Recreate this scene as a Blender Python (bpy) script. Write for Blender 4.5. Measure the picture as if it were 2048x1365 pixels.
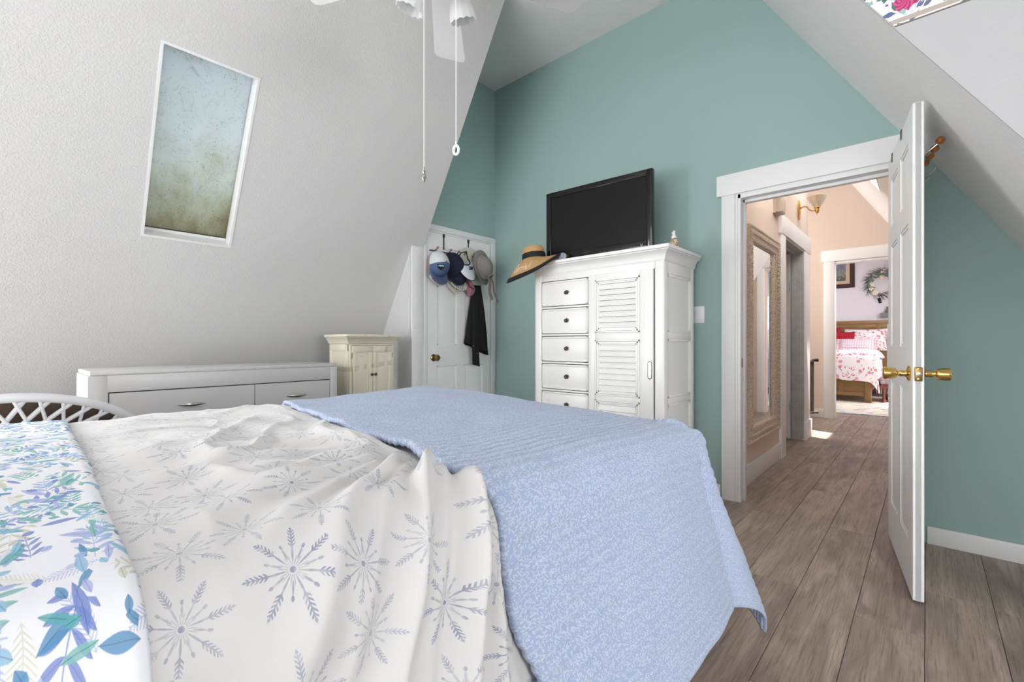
import bpy, bmesh, math, random
import numpy as np
from mathutils import Vector, Matrix, noise as mnoise

random.seed(7)
for o in list(bpy.data.objects):
    bpy.data.objects.remove(o)
S = bpy.context.scene
COL = S.collection
PI = math.pi
R = math.radians

# ------------------------------------------------------------------ camera
CAM_H = 1.056
cam_d = bpy.data.cameras.new('camera')
cam_d.sensor_width = 36.0
cam_d.lens = 36.0 * 912.0 / 2048.0
cam_d.shift_y = 4.5 / 2048.0
cam_d.clip_start = 0.02
cam = bpy.data.objects.new('camera', cam_d)
COL.objects.link(cam)
cam.location = (0, 0, CAM_H)
cam.rotation_euler = (R(90), 0, R(42.3))
S.camera = cam

# ------------------------------------------------------------------ world, sun, window light, exposure
S.view_settings.view_transform = 'Standard'
S.view_settings.look = 'None'
S.view_settings.gamma = 1.0
S.view_settings.use_curve_mapping = False
S.view_settings.exposure = 0.0
S.cycles.use_denoising = True
S.cycles.max_bounces = 14
S.cycles.diffuse_bounces = 8

world = bpy.data.worlds.new('overcast_sky')
S.world = world
world.use_nodes = True
wn = world.node_tree
wn.nodes.clear()
w_out = wn.nodes.new('ShaderNodeOutputWorld')
w_bg = wn.nodes.new('ShaderNodeBackground')
w_geo = wn.nodes.new('ShaderNodeTexCoord')
w_sep = wn.nodes.new('ShaderNodeSeparateXYZ')
w_ramp = wn.nodes.new('ShaderNodeValToRGB')
w_ramp.color_ramp.elements[0].position = 0.45
w_ramp.color_ramp.elements[0].color = (0.42, 0.45, 0.40, 1)
w_ramp.color_ramp.elements[1].position = 0.75
w_ramp.color_ramp.elements[1].color = (0.80, 0.88, 1.0, 1)
w_map = wn.nodes.new('ShaderNodeMapRange')
w_map.inputs[1].default_value = -1
w_map.inputs[2].default_value = 1
wn.links.new(w_geo.outputs['Generated'], w_sep.inputs[0])
wn.links.new(w_sep.outputs[2], w_map.inputs[0])
wn.links.new(w_map.outputs[0], w_ramp.inputs[0])
wn.links.new(w_ramp.outputs[0], w_bg.inputs[0])
w_bg.inputs[1].default_value = 1.25
wn.links.new(w_bg.outputs[0], w_out.inputs[0])


def area(name, loc, target, sx, sy, power, col=(1, 1, 1)):
    d = bpy.data.lights.new(name, 'AREA')
    d.shape = 'RECTANGLE'
    d.size, d.size_y = sx, sy
    d.energy = power
    d.color = col
    o = bpy.data.objects.new(name, d)
    COL.objects.link(o)
    o.location = loc
    o.rotation_euler = (Vector(target) - Vector(loc)).to_track_quat('-Z', 'Y').to_euler()
    return o


sun_d = bpy.data.lights.new('sun', 'SUN')
sun_d.energy = 22.0
sun_d.angle = R(1.0)
sun_d.color = (1.0, 0.95, 0.88)
sun = bpy.data.objects.new('sun', sun_d)
COL.objects.link(sun)
sun.rotation_euler = Vector((-0.18, 0.246, -1.0)).to_track_quat('-Z', 'Y').to_euler()

# daylight standing in the window openings, plus added fill lamps
area('dormer_window_daylight', (3.42, 0.45, 1.40), (-2.0, 1.7, 1.7), 1.5, 1.3, 100, (0.97, 0.985, 1.0))
area('gable_window_daylight', (-1.1, -3.55, 1.35), (-1.2, 2.6, 1.8), 3.6, 2.5, 142, (0.98, 0.99, 1.0))
area('side_gable_fill', (1.75, -3.55, 1.25), (0.6, 2.6, 1.4), 1.7, 1.9, 60, (0.98, 0.99, 1.0))  # unseen lamp added to brighten the teal wall behind the door
area('gable_upward_fill', (-0.5, -4.7, -0.3), (-0.5, -3.4, 3.0), 4.6, 2.2, 270, (0.99, 0.99, 1.0))  # unseen upward lamp added to brighten ceiling and right slope; no deck there
area('dormer_upward_fill', (4.3, 0.45, -0.2), (2.0, 0.9, 2.6), 1.8, 1.6, 150, (1.0, 0.99, 0.97))  # unseen upward lamp added to lift the slopes from the dormer side
area('rear_roof_fill', (-3.86, -1.5, 1.32), (-0.4, 2.2, 1.7), 1.6, 1.3, 142, (0.98, 0.99, 1.0))  # unseen lamp added to brighten the open door's face and right slope
area('roof_light_daylight', (-3.32, 0.72, 2.27), (-2.6, 0.72, 1.9), 0.6, 1.0, 1.2, (1.0, 0.975, 0.95))
area('hall_skylight_daylight', (-0.30, 5.61, 3.05), (-1.3, 5.61, 1.0), 0.5, 0.6, 8, (1.0, 0.98, 0.96))
area('hall_frosted_fill', (-0.26, 4.2, 3.0), (-1.3, 4.2, 1.4), 1.0, 0.7, 7, (1.0, 0.98, 0.96))  # unseen lamp added to light the hall's left wall
area('stair_fill', (-2.78, 6.95, 2.2), (0.0, 6.6, 1.7), 0.9, 1.2, 38, (1.0, 0.98, 0.96))  # unseen lamp added in the stairwell to light the hall
area('far_bedroom_window_daylight', (0.42, 9.9, 1.95), (-1.6, 10.4, 0.9), 1.8, 1.2, 80, (0.98, 0.98, 1.0))

# ------------------------------------------------------------------ node helpers


def lin(r, g, b):
    def f(c):
        c /= 255.0
        return c / 12.92 if c <= 0.04045 else ((c + 0.055) / 1.055) ** 2.4
    return (f(r), f(g), f(b), 1.0)


class X:
    """socket wrapper: arithmetic on it makes Math nodes"""

    def __init__(self, nt, s):
        self.nt, self.s = nt, s

    def op(self, kind, *others):
        n = self.nt.nodes.new('ShaderNodeMath')
        n.operation = kind
        for i, v in enumerate((self,) + others):
            if isinstance(v, X):
                self.nt.links.new(v.s, n.inputs[i])
            else:
                n.inputs[i].default_value = v
        return X(self.nt, n.outputs[0])

    def __add__(self, o): return self.op('ADD', o)
    def __sub__(self, o): return self.op('SUBTRACT', o)
    def __mul__(self, o): return self.op('MULTIPLY', o)
    def __truediv__(self, o): return self.op('DIVIDE', o)
    def neg(self): return self.op('MULTIPLY', -1.0)
    def abs(self): return self.op('ABSOLUTE')
    def sin(self): return self.op('SINE')
    def cos(self): return self.op('COSINE')
    def sqrt(self): return self.op('SQRT')
    def fract(self): return self.op('FRACT')
    def floor(self): return self.op('FLOOR')
    def min(self, o): return self.op('MINIMUM', o)
    def max(self, o): return self.op('MAXIMUM', o)
    def pow(self, o): return self.op('POWER', o)

    def sm(self, a, b, c=0.0, d=1.0):
        n = self.nt.nodes.new('ShaderNodeMapRange')
        n.interpolation_type = 'SMOOTHSTEP'
        self.nt.links.new(self.s, n.inputs[0])
        n.inputs[1].default_value, n.inputs[2].default_value = a, b
        n.inputs[3].default_value, n.inputs[4].default_value = c, d
        return X(self.nt, n.outputs[0])


class NT:
    def __init__(self, m):
        self.m, self.nt = m, m.node_tree
        self.bsdf = self.nt.nodes['Principled BSDF']
        self.out = self.nt.nodes['Material Output']

    def new(self, t): return self.nt.nodes.new(t)
    def link(self, a, b): self.nt.links.new(a.s if isinstance(a, X) else a, b)

    def coord(self, kind='Object', scale=None, off=None):
        tc = self.new('ShaderNodeTexCoord')
        s = tc.outputs[kind]
        if scale or off:
            mp = self.new('ShaderNodeMapping')
            self.nt.links.new(s, mp.inputs[0])
            if scale: mp.inputs['Scale'].default_value = scale
            if off: mp.inputs['Location'].default_value = off
            s = mp.outputs[0]
        return s

    def sep(self, s):
        n = self.new('ShaderNodeSeparateXYZ')
        self.nt.links.new(s, n.inputs[0])
        return [X(self.nt, o) for o in n.outputs]

    def comb(self, x, y, z=0.0):
        n = self.new('ShaderNodeCombineXYZ')
        for i, v in enumerate((x, y, z)):
            if isinstance(v, X): self.nt.links.new(v.s, n.inputs[i])
            else: n.inputs[i].default_value = v
        return n.outputs[0]

    def noise(self, vec, scale, detail=3.0, rough=0.55, out=0, dist=0.0):
        n = self.new('ShaderNodeTexNoise')
        self.nt.links.new(vec, n.inputs['Vector'])
        n.inputs['Scale'].default_value = scale
        n.inputs['Detail'].default_value = detail
        n.inputs['Roughness'].default_value = rough
        n.inputs['Distortion'].default_value = dist
        return X(self.nt, n.outputs[out])

    def voro(self, vec, scale, rnd=1.0):
        n = self.new('ShaderNodeTexVoronoi')
        n.voronoi_dimensions = '2D'
        self.nt.links.new(vec, n.inputs['Vector'])
        n.inputs['Scale'].default_value = scale
        n.inputs['Randomness'].default_value = rnd
        return n

    def cell(self, vec, scale, rnd=0.8):
        """local coordinates of a scattered print motif: (dx, dy, random1, random2, random3)"""
        n = self.voro(vec, scale, rnd)
        px, py, _ = self.sep(vec)
        qx, qy, _ = self.sep(n.outputs['Position'])
        c = self.new('ShaderNodeSeparateColor')
        self.nt.links.new(n.outputs['Color'], c.inputs[0])
        return px - qx, py - qy, X(self.nt, c.outputs[0]), X(self.nt, c.outputs[1]), X(self.nt, c.outputs[2])

    def mix(self, f, a, b):
        n = self.new('ShaderNodeMix')
        n.data_type = 'RGBA'
        for s, v in ((n.inputs[0], f), (n.inputs[6], a), (n.inputs[7], b)):
            if isinstance(v, X): self.nt.links.new(v.s, s)
            elif isinstance(v, (tuple, float, int)): s.default_value = v
            else: self.nt.links.new(v, s)
        return n.outputs[2]

    def ramp(self, f, stops, const=False):
        n = self.new('ShaderNodeValToRGB')
        cr = n.color_ramp
        if const: cr.interpolation = 'CONSTANT'
        while len(cr.elements) < len(stops): cr.elements.new(0.5)
        for e, (p, c) in zip(cr.elements, stops):
            e.position, e.color = p, c
        self.link(f, n.inputs[0])
        return n.outputs[0]

    def bump(self, h, strength=0.3, dist=0.01, prev=None):
        n = self.new('ShaderNodeBump')
        n.inputs['Strength'].default_value = strength
        n.inputs['Distance'].default_value = dist
        self.link(h, n.inputs['Height'])
        if prev: self.nt.links.new(prev, n.inputs['Normal'])
        self.nt.links.new(n.outputs[0], self.bsdf.inputs['Normal'])
        return n.outputs[0]

    def base(self, c): self.nt.links.new(c.s if isinstance(c, X) else c, self.bsdf.inputs['Base Color'])


def newmat(name):
    m = bpy.data.materials.new(name)
    m.use_nodes = True
    return NT(m)


def mat(name, rgb, rough=0.5, metal=0.0, vary=0.04, vscale=6.0, bump=None, coat=0.0, spec=0.5, sheen=0.0):
    """painted / plain material with slight procedural colour wear; bump = (scale, strength, distance)"""
    n = newmat(name)
    b = n.bsdf
    b.inputs['Roughness'].default_value = rough
    b.inputs['Metallic'].default_value = metal
    b.inputs['Coat Weight'].default_value = coat
    b.inputs['Specular IOR Level'].default_value = spec
    b.inputs['Sheen Weight'].default_value = sheen
    c = lin(*rgb)
    v = n.coord('Object')
    if vary:
        f = n.noise(v, vscale, 4.0)
        d = tuple(max(0.0, x * (1 - 2 * vary)) for x in c[:3]) + (1.0,)
        e = tuple(min(1.0, x * (1 + vary)) for x in c[:3]) + (1.0,)
        n.base(n.mix(f, d, e))
    else:
        b.inputs['Base Color'].default_value = c
    if bump:
        n.bump(n.noise(v, bump[0], 2.0, 0.5), bump[1], bump[2])
    return n.m


# ------------------------------------------------------------------ mesh helpers
WM = {}


class B:
    def __init__(self):
        self.bm = bmesh.new()
        self.mi = 0

    def _merge(self, t, M=None):
        if M is not None:
            bmesh.ops.transform(t, matrix=M, verts=t.verts)
        mp = {}
        for v in t.verts: mp[v] = self.bm.verts.new(v.co)
        for f in t.faces:
            try:
                nf = self.bm.faces.new([mp[v] for v in f.verts])
                nf.material_index = self.mi
            except ValueError:
                pass
        t.free()

    def box(self, x0, x1, y0, y1, z0, z1, bev=0.0, seg=2, M=None):
        t = bmesh.new()
        bmesh.ops.create_cube(t, size=1.0)
        for v in t.verts:
            v.co = Vector(((x0 + x1) / 2 + v.co.x * (x1 - x0), (y0 + y1) / 2 + v.co.y * (y1 - y0), (z0 + z1) / 2 + v.co.z * (z1 - z0)))
        if bev > 0:
            bmesh.ops.bevel(t, geom=list(t.edges), offset=bev, segments=seg, affect='EDGES', profile=0.5)
        self._merge(t, M)
        return self

    def prism(self, poly, axis, a0, a1, M=None):
        """polygon in the plane across `axis`, extruded from a0 to a1"""
        t = bmesh.new()
        def P(p, a):
            return {'x': (a, p[0], p[1]), 'y': (p[0], a, p[1]), 'z': (p[0], p[1], a)}[axis]
        lo = [t.verts.new(P(p, a0)) for p in poly]
        hi = [t.verts.new(P(p, a1)) for p in poly]
        t.faces.new(lo)
        t.faces.new(hi)
        k = len(poly)
        for i in range(k):
            t.faces.new((lo[i], lo[(i + 1) % k], hi[(i + 1) % k], hi[i]))
        bmesh.ops.recalc_face_normals(t, faces=t.faces)
        self._merge(t, M)
        return self

    def loft(self, rings, cap=True, closed=True, M=None):
        t = bmesh.new()
        vs = [[t.verts.new(p) for p in r] for r in rings]
        k = len(rings[0])
        for a, b in zip(vs[:-1], vs[1:]):
            for i in range(k if closed else k - 1):
                j = (i + 1) % k
                try: t.faces.new((a[i], a[j], b[j], b[i]))
                except ValueError: pass
        if cap and closed:
            t.faces.new(vs[0][::-1])
            t.faces.new(vs[-1])
        bmesh.ops.remove_doubles(t, verts=t.verts, dist=1e-6)
        bmesh.ops.recalc_face_normals(t, faces=t.faces)
        self._merge(t, M)
        return self

    def tube(self, pts, r, n=8, closed=False, cap=True):
        pts = [Vector(p) for p in pts]
        m = len(pts)
        rr = r if isinstance(r, (list, tuple)) else [r] * m
        rings = []
        up = None
        for i, p in enumerate(pts):
            d = (pts[(i + 1) % m] - pts[i - 1]) if closed else (pts[min(i + 1, m - 1)] - pts[max(i - 1, 0)])
            d.normalize()
            if up is None:
                up = Vector((0, 0, 1)) if abs(d.z) < 0.9 else Vector((1, 0, 0))
            s = d.cross(up)
            if s.length < 1e-5: s = d.cross(Vector((0.3, 1, 0.2)))
            s.normalize()
            up = s.cross(d).normalized()
            rings.append([p + (s * math.cos(a) + up * math.sin(a)) * rr[i] for a in [2 * PI * k / n for k in range(n)]])
        if closed: rings.append(rings[0])
        return self.loft(rings, cap=cap and not closed)

    def lathe(self, prof, n=20, M=None):
        """profile [(radius, height)] about the z axis"""
        rings = [[Vector((max(r, 1e-5) * math.cos(2 * PI * k / n), max(r, 1e-5) * math.sin(2 * PI * k / n), z)) for k in range(n)] for r, z in prof]
        return self.loft(rings, cap=True, M=M)

    def ball(self, c, r, n=10, sc=(1, 1, 1), M=None):
        t = bmesh.new()
        bmesh.ops.create_uvsphere(t, u_segments=n, v_segments=max(5, n // 2 + 1), radius=r)
        for v in t.verts:
            v.co = Vector((c[0] + v.co.x * sc[0], c[1] + v.co.y * sc[1], c[2] + v.co.z * sc[2]))
        self._merge(t, M)
        return self

    def surf(self, fun, nu, nv, M=None):
        t = bmesh.new()
        g = [[t.verts.new(fun(i / nu, j / nv)) for j in range(nv + 1)] for i in range(nu + 1)]
        for i in range(nu):
            for j in range(nv):
                t.faces.new((g[i][j], g[i + 1][j], g[i + 1][j + 1], g[i][j + 1]))
        self._merge(t, M)
        return self

    def solid(self, fun, nu, nv, th, M=None):
        """open surface given a thickness along its normals"""
        t = bmesh.new()
        g = [[t.verts.new(fun(i / nu, j / nv)) for j in range(nv + 1)] for i in range(nu + 1)]
        for i in range(nu):
            for j in range(nv):
                t.faces.new((g[i][j], g[i + 1][j], g[i + 1][j + 1], g[i][j + 1]))
        t.normal_update()
        bmesh.ops.solidify(t, geom=t.faces[:], thickness=th)
        self._merge(t, M)
        return self

    def xf(self, M):
        bmesh.ops.transform(self.bm, matrix=M, verts=self.bm.verts)
        return self


def setp(o, label=None, cat=None, group=None, kind=None):
    if label: o['label'] = label
    if cat: o['category'] = cat
    if group: o['group'] = group
    if kind: o['kind'] = kind
    return o


def thing(name, label, cat, loc=(0, 0, 0), rz=0.0, group=None, M=None):
    o = bpy.data.objects.new(name, None)
    o.empty_display_size = 0.05
    COL.objects.link(o)
    W = M if M is not None else Matrix.Translation(loc) @ Matrix.Rotation(rz, 4, 'Z')
    o.matrix_world = W
    WM[o.name] = W.copy()
    return setp(o, label, cat, group)


def obj(name, b, m, parent=None, world=False, sharp=35, **kw):
    """link one mesh object; world=True means the shape was drawn in world space"""
    bm = b.bm
    W = WM.get(parent.name, Matrix()) if parent else Matrix()
    if parent and world:
        bmesh.ops.transform(bm, matrix=W.inverted(), verts=bm.verts)
    bmesh.ops.recalc_face_normals(bm, faces=bm.faces) if kw.pop('recalc', False) else None
    bm.normal_update()
    lim = R(sharp)
    for f in bm.faces: f.smooth = True
    for e in bm.edges:
        e.smooth = len(e.link_faces) == 2 and e.calc_face_angle(PI) < lim
    me = bpy.data.meshes.new(name)
    bm.to_mesh(me)
    bm.free()
    for x in (m if isinstance(m, (list, tuple)) else [m]): me.materials.append(x)
    o = bpy.data.objects.new(name, me)
    COL.objects.link(o)
    if parent: o.parent = parent
    WM[o.name] = W.copy()
    return setp(o, kw.get('label'), kw.get('cat'), kw.get('group'), kw.get('kind'))


def struct(name, b, m, parent=None, **kw):
    return obj(name, b, m, parent, kind=None if parent else 'structure', **kw)


def copy_obj(src, parent=None, loc=None):
    c = src.copy()
    COL.objects.link(c)
    if parent: c.parent = parent
    if loc is not None: c.location = loc
    WM[c.name] = WM.get(parent.name, Matrix()).copy() if parent else Matrix()
    return c


def text_mesh(name, body, size, M, m, parent, depth=0.001, shear=0.0):
    c = bpy.data.curves.new(name, 'FONT')
    c.body = body
    c.size = size
    c.extrude = depth
    c.shear = shear
    c.align_x = 'CENTER'
    c.align_y = 'CENTER'
    t = bpy.data.objects.new(name + '_tmp', c)
    COL.objects.link(t)
    bpy.context.view_layer.update()
    dg = bpy.context.evaluated_depsgraph_get()
    me = bpy.data.meshes.new_from_object(t.evaluated_get(dg))
    bpy.data.objects.remove(t)
    me.transform(WM.get(parent.name, Matrix()).inverted() @ M)
    me.materials.clear()
    me.materials.append(m)
    me.name = name
    o = bpy.data.objects.new(name, me)
    COL.objects.link(o)
    o.parent = parent
    WM[o.name] = WM.get(parent.name, Matrix()).copy()
    return o


def panel(b, P, us, vs, solid, thick):
    """slab over the grid us x vs: P(u,v) is its room face, thick the vector to its outer face, solid(u,v) False leaves an opening"""
    T = Vector(thick)
    t = bmesh.new()
    vv = {}

    def V(i, j, k):
        key = (i, j, k)
        if key not in vv:
            vv[key] = t.verts.new(Vector(P(us[i], vs[j])) + T * k)
        return vv[key]
    nu, nv = len(us) - 1, len(vs) - 1
    ok = [[solid((us[i] + us[i + 1]) / 2, (vs[j] + vs[j + 1]) / 2) for j in range(nv)] for i in range(nu)]
    for i in range(nu):
        for j in range(nv):
            if not ok[i][j]: continue
            t.faces.new((V(i, j, 0), V(i + 1, j, 0), V(i + 1, j + 1, 0), V(i, j + 1, 0)))
            t.faces.new((V(i, j, 1), V(i, j + 1, 1), V(i + 1, j + 1, 1), V(i + 1, j, 1)))
            for di, dj, a, c in ((-1, 0, (i, j), (i, j + 1)), (1, 0, (i + 1, j + 1), (i + 1, j)), (0, -1, (i + 1, j), (i, j)), (0, 1, (i, j + 1), (i + 1, j + 1))):
                ii, jj = i + di, j + dj
                if 0 <= ii < nu and 0 <= jj < nv and ok[ii][jj]: continue
                t.faces.new((V(*a, 0), V(*c, 0), V(*c, 1), V(*a, 1)))
    bmesh.ops.recalc_face_normals(t, faces=t.faces)
    b._merge(t)
    return b

# ================================================================== materials
def wall_mat(name, rgb, scale, strength, dist, rough=0.7):
    n = newmat(name)
    n.bsdf.inputs['Roughness'].default_value = rough
    n.bsdf.inputs['Specular IOR Level'].default_value = 0.3
    v = n.coord('Object')
    c = lin(*rgb)
    f = n.noise(v, 1.3, 3.0)
    n.base(n.mix(f, tuple(x * 0.96 for x in c[:3]) + (1,), tuple(min(1, x * 1.03) for x in c[:3]) + (1,)))
    a = n.noise(v, scale, 3.0, 0.6)
    b = n.noise(v, scale * 2.7, 2.0, 0.5)
    n.bump(a.sm(0.35, 0.7) + b * 0.4, strength, dist)
    return n.m


M_slope = wall_mat('white_textured_plaster', (208, 207, 206), 105, 0.30, 0.004)
M_knock = wall_mat('grey_popcorn_plaster', (238, 236, 235), 95, 0.4, 0.005)
M_white = wall_mat('smooth_white_paint', (228, 228, 228), 120, 0.1, 0.002)
M_teal = wall_mat('teal_wall_paint', (151, 176, 172), 110, 0.12, 0.002, 0.6)
M_peach = wall_mat('peach_wall_paint', (230, 212, 198), 110, 0.12, 0.002, 0.6)
M_lav = wall_mat('pale_lavender_wall_paint', (226, 222, 226), 110, 0.12, 0.002, 0.6)
M_trim = mat('white_gloss_trim', (228, 228, 228), 0.45, vary=0.02, bump=(40, 0.05, 0.002))
M_hall_trim = mat('bright_white_hall_trim', (246, 246, 245), 0.45, vary=0.02, bump=(40, 0.05, 0.002))
M_door = mat('white_door_paint', (238, 238, 237), 0.42, vary=0.02, bump=(30, 0.06, 0.002))
M_jamb = mat('scuffed_grey_paint', (196, 194, 192), 0.5, vary=0.16, vscale=14)
M_brass = mat('polished_brass', (226, 188, 112), 0.14, 1.0, vary=0.05, vscale=30)
M_antq = mat('antique_brass', (150, 126, 80), 0.3, 1.0, vary=0.08, vscale=40)
M_chrome = mat('brushed_nickel', (190, 188, 184), 0.22, 1.0, vary=0.06, vscale=50)
M_steel = mat('dark_steel', (92, 92, 92), 0.35, 0.9, vary=0.08, vscale=40)
M_bronze = mat('dark_bronze', (84, 74, 66), 0.4, 0.7, vary=0.08, vscale=30)
M_black = mat('black_plastic', (13, 13, 14), 0.25, vary=0.1)
M_cord = mat('black_rubber', (18, 18, 18), 0.5, vary=0.1)


def wood_floor():
    n = newmat('grey_brown_vinyl_plank')
    oi = n.new('ShaderNodeObjectInfo')
    rnd = X(n.nt, oi.outputs['Random'])
    px, py, pz = n.sep(n.coord('Object'))
    vec = n.comb(px * 1.0 + rnd * 37.0, py * 1.0 + rnd * 91.0, rnd * 13.0)
    mp = n.new('ShaderNodeMapping'); mp.inputs['Scale'].default_value = (9, 1.1, 1)
    n.nt.links.new(vec, mp.inputs[0])
    mp2 = n.new('ShaderNodeMapping'); mp2.inputs['Scale'].default_value = (60, 2.2, 1)
    n.nt.links.new(vec, mp2.inputs[0])
    mp3 = n.new('ShaderNodeMapping'); mp3.inputs['Scale'].default_value = (3.2, 1.3, 1)
    n.nt.links.new(vec, mp3.inputs[0])
    cloud = n.noise(mp3.outputs[0], 1.6, 3.0, 0.5, dist=0.6)
    band = n.noise(mp.outputs[0], 1.4, 4.0, 0.6, dist=1.2)
    grain = n.noise(mp2.outputs[0], 2.0, 4.0, 0.7, dist=0.4)
    base = n.ramp(band * 0.6 + cloud * 0.4, [(0.30, lin(92, 80, 76)), (0.43, lin(128, 111, 103)), (0.55, lin(160, 141, 128)), (0.70, lin(198, 178, 160))])
    dark = n.mix(cloud.sm(0.58, 0.72) * 0.70, base, lin(84, 73, 76))
    lite = n.mix(rnd * 0.5, dark, lin(184, 167, 152))
    col = n.mix(grain.sm(0.48, 0.70) * 0.48, lite, lin(78, 67, 63))
    mp4 = n.new('ShaderNodeMapping'); mp4.inputs['Scale'].default_value = (170, 4.0, 1)
    n.nt.links.new(vec, mp4.inputs[0])
    fine = n.noise(mp4.outputs[0], 1.0, 3.0, 0.7, dist=0.5)
    col = n.mix(fine.sm(0.50, 0.72) * 0.48, col, lin(84, 73, 69))
    n.base(col)
    n.bsdf.inputs['Roughness'].default_value = 0.42
    n.bsdf.inputs['Specular IOR Level'].default_value = 0.45
    n.bump(grain * 0.7 + fine * 0.5, 0.25, 0.002)
    return n.m


M_floor = wood_floor()
M_sub = mat('dark_plank_underside', (92, 82, 77), 0.5, vary=0.2, vscale=4)


def glass_pane():
    n = newmat('algae_stained_skylight_glass')
    x, y, z = n.sep(n.coord('Object'))
    v = n.coord('Object')
    mp = n.new('ShaderNodeMapping'); mp.inputs['Scale'].default_value = (4, 22, 4)
    n.nt.links.new(v, mp.inputs[0])
    streak = n.noise(mp.outputs[0], 1.6, 4.0, 0.65)
    cloud = n.noise(v, 4.5, 4.0, 0.6)
    fine = n.noise(v, 90.0, 2.0, 0.7)
    h = (z - 1.67) / 0.88
    f = h + (cloud - 0.5) * 0.75 + (streak - 0.5) * 0.35 + (fine - 0.5) * 0.35
    col = n.ramp(f, [(0.02, lin(166, 160, 138)), (0.2, lin(186, 187, 172)), (0.48, lin(204, 208, 203)), (0.72, lin(212, 217, 217)), (1.0, lin(212, 218, 221))])
    # bare twigs seen beyond the glass: thin wandering lines
    tw = n.noise(v, 5.0, 3.0, 0.55, dist=1.6)
    line = (tw - 0.5).abs().sm(0.0, 0.012, 1.0, 0.0)
    tw2 = n.noise(v, 9.0, 2.0, 0.55, dist=1.0)
    line2 = (tw2 - 0.52).abs().sm(0.0, 0.014, 1.0, 0.0)
    col = n.mix(line * 0.28 + line2 * 0.2, col, lin(140, 146, 140))
    dx, dy, r1, r2, r3 = n.cell(n.comb(y, z), 26.0, 1.0)
    spot = ((dx * dx * 2.2 + dy * dy).sqrt()).sm(0.0005, 0.0040, 1.0, 0.0) * r1.sm(0.55, 0.75)
    col = n.mix(spot * 0.8, col, lin(70, 66, 56))
    low = h.sm(0.0, 0.09, 1.0, 0.0) * fine.sm(0.45, 0.6)
    col = n.mix(low * 0.6, col, lin(98, 78, 56))
    nt = n.nt
    tr = n.new('ShaderNodeBsdfTranslucent')
    nt.links.new(col, tr.inputs[0])
    gl = n.new('ShaderNodeBsdfGlossy')
    gl.inputs['Roughness'].default_value = 0.12
    mx = n.new('ShaderNodeMixShader')
    mx.inputs[0].default_value = 0.04
    nt.links.new(tr.outputs[0], mx.inputs[1])
    nt.links.new(gl.outputs[0], mx.inputs[2])
    nt.links.new(mx.outputs[0], n.out.inputs[0])
    return n.m


M_skyglass = glass_pane()

# ================================================================== setting
# left slope: x = -3.2 + (z - 1.85) * KL ; right slope: x = 1.302 - 0.638 z
KL = 0.588
def LX(z): return -3.2 + (z - 1.85) * KL
def RX(z): return 1.302 - 0.638 * z
NL = Vector((-1, 0, KL)).normalized()
NR = Vector((1, 0, 0.638)).normalized()
YW = 3.26            # teal wall with the bedroom door
ZC = 3.58            # flat strip of ceiling

# --- floor: slab plus planks
b = B(); b.box(-4.6, 3.3, -3.5, 12.5, -0.12, -0.006)
floor = struct('floor', b, M_sub)
b = B()
PL, PWD = 1.61, 0.2035
b.box(0.0008, PWD - 0.0008, 0.0008, PL - 0.0008, -0.006, 0.0, bev=0.0012, seg=1)
plank0 = None
starts = {0: 2.29, 1: 3.17, 2: 2.205, 3: 2.63}
rp = random.Random(3)
for c in range(-4, 9):
    x = -0.6165 + c * PWD
    s = starts.get(c, 2.2 + rp.random() * PL)
    y = s - 3 * PL
    while y < 9.6:
        if y + PL > 0.6:
            if plank0 is None:
                plank0 = obj('plank', b, M_floor, floor); plank0.location = (x, y, 0)
            else:
                copy_obj(plank0, floor, (x, y, 0))
        y += PL

# --- left slope with skylight opening
b = B()
panel(b, lambda y, z: (LX(z), y, z), [-3.45, -2.3, -0.7, 0.498, 0.949, 2.254, 2.37], [-0.05, 0.6, 1.669, 1.8, 1.862, 2.552, 3.62],
      lambda y, z: not (0.498 < y < 0.949 and 1.669 < z < 2.552) and not (-2.3 < y < -0.7 and 0.6 < z < 1.8) and not (y > 2.254 and z < 1.862), NL * 0.17)
struct('wall_left', b, M_slope)

# --- alcove: closet wall, cheek below and above the slope's end
b = B()
panel(b, lambda y, z: (-3.2, y, z), [2.256, 2.418, 3.19, 3.34], [-0.02, 2.03, 3.62], lambda y, z: not (2.418 < y < 3.19 and z < 2.03), (-0.1, 0, 0))
b.mi = 1
b.prism([(-3.2, -0.02), (-3.2, 1.85), (-4.4, -0.19)], 'y', 2.254, 2.33)
b.prism([(-3.3, 1.9), (-3.19, 1.9), (-2.19, 3.6), (-3.3, 3.6)], 'y', 2.26, 2.368)
struct('wall_alcove', b, [M_teal, wall_mat('grey_white_cheek_paint', (202, 202, 203), 105, 0.2, 0.003)])

# --- back wall (teal on this side, peach towards the hall)
b = B()
for mi, ya, yb in ((0, YW, YW + 0.06), (1, YW + 0.06, YW + 0.12)):
    b.mi = mi
    b.prism([(-3.3, -0.02), (-0.93, -0.02), (-0.93, 2.035), (-0.125, 2.035), (-0.125, -0.02), (1.36, -0.02), (-0.96, 3.62), (-3.3, 3.62)], 'y', ya, yb)
struct('wall_back', b, [M_teal, M_peach])

# --- flat ceiling over bedroom, hall and far bedroom
b = B(); b.box(-3.35, -0.85, -3.5, 12.45, ZC, ZC + 0.1)
struct('ceiling', b, M_knock)

# --- right slope running on past the hall
b = B()
def rsolid(y, z):
    if y < 2.11 and z < 2.44: return False
    if (3.7 < y < 4.7 or 5.35 < y < 5.87) and 2.58 < z < 3.15: return False
    if 9.0 < y < 10.8 and 1.35 < z < 2.4: return False
    return True
panel(b, lambda y, z: (RX(z), y, z), [-3.45, -0.5, 2.11, 3.7, 4.7, 5.35, 5.87, 9.0, 10.8, 12.45], [-0.05, 1.35, 2.4, 2.44, 2.58, 3.15, 3.62], rsolid, NR * 0.14)
struct('wall_right', b, M_knock)

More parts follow.
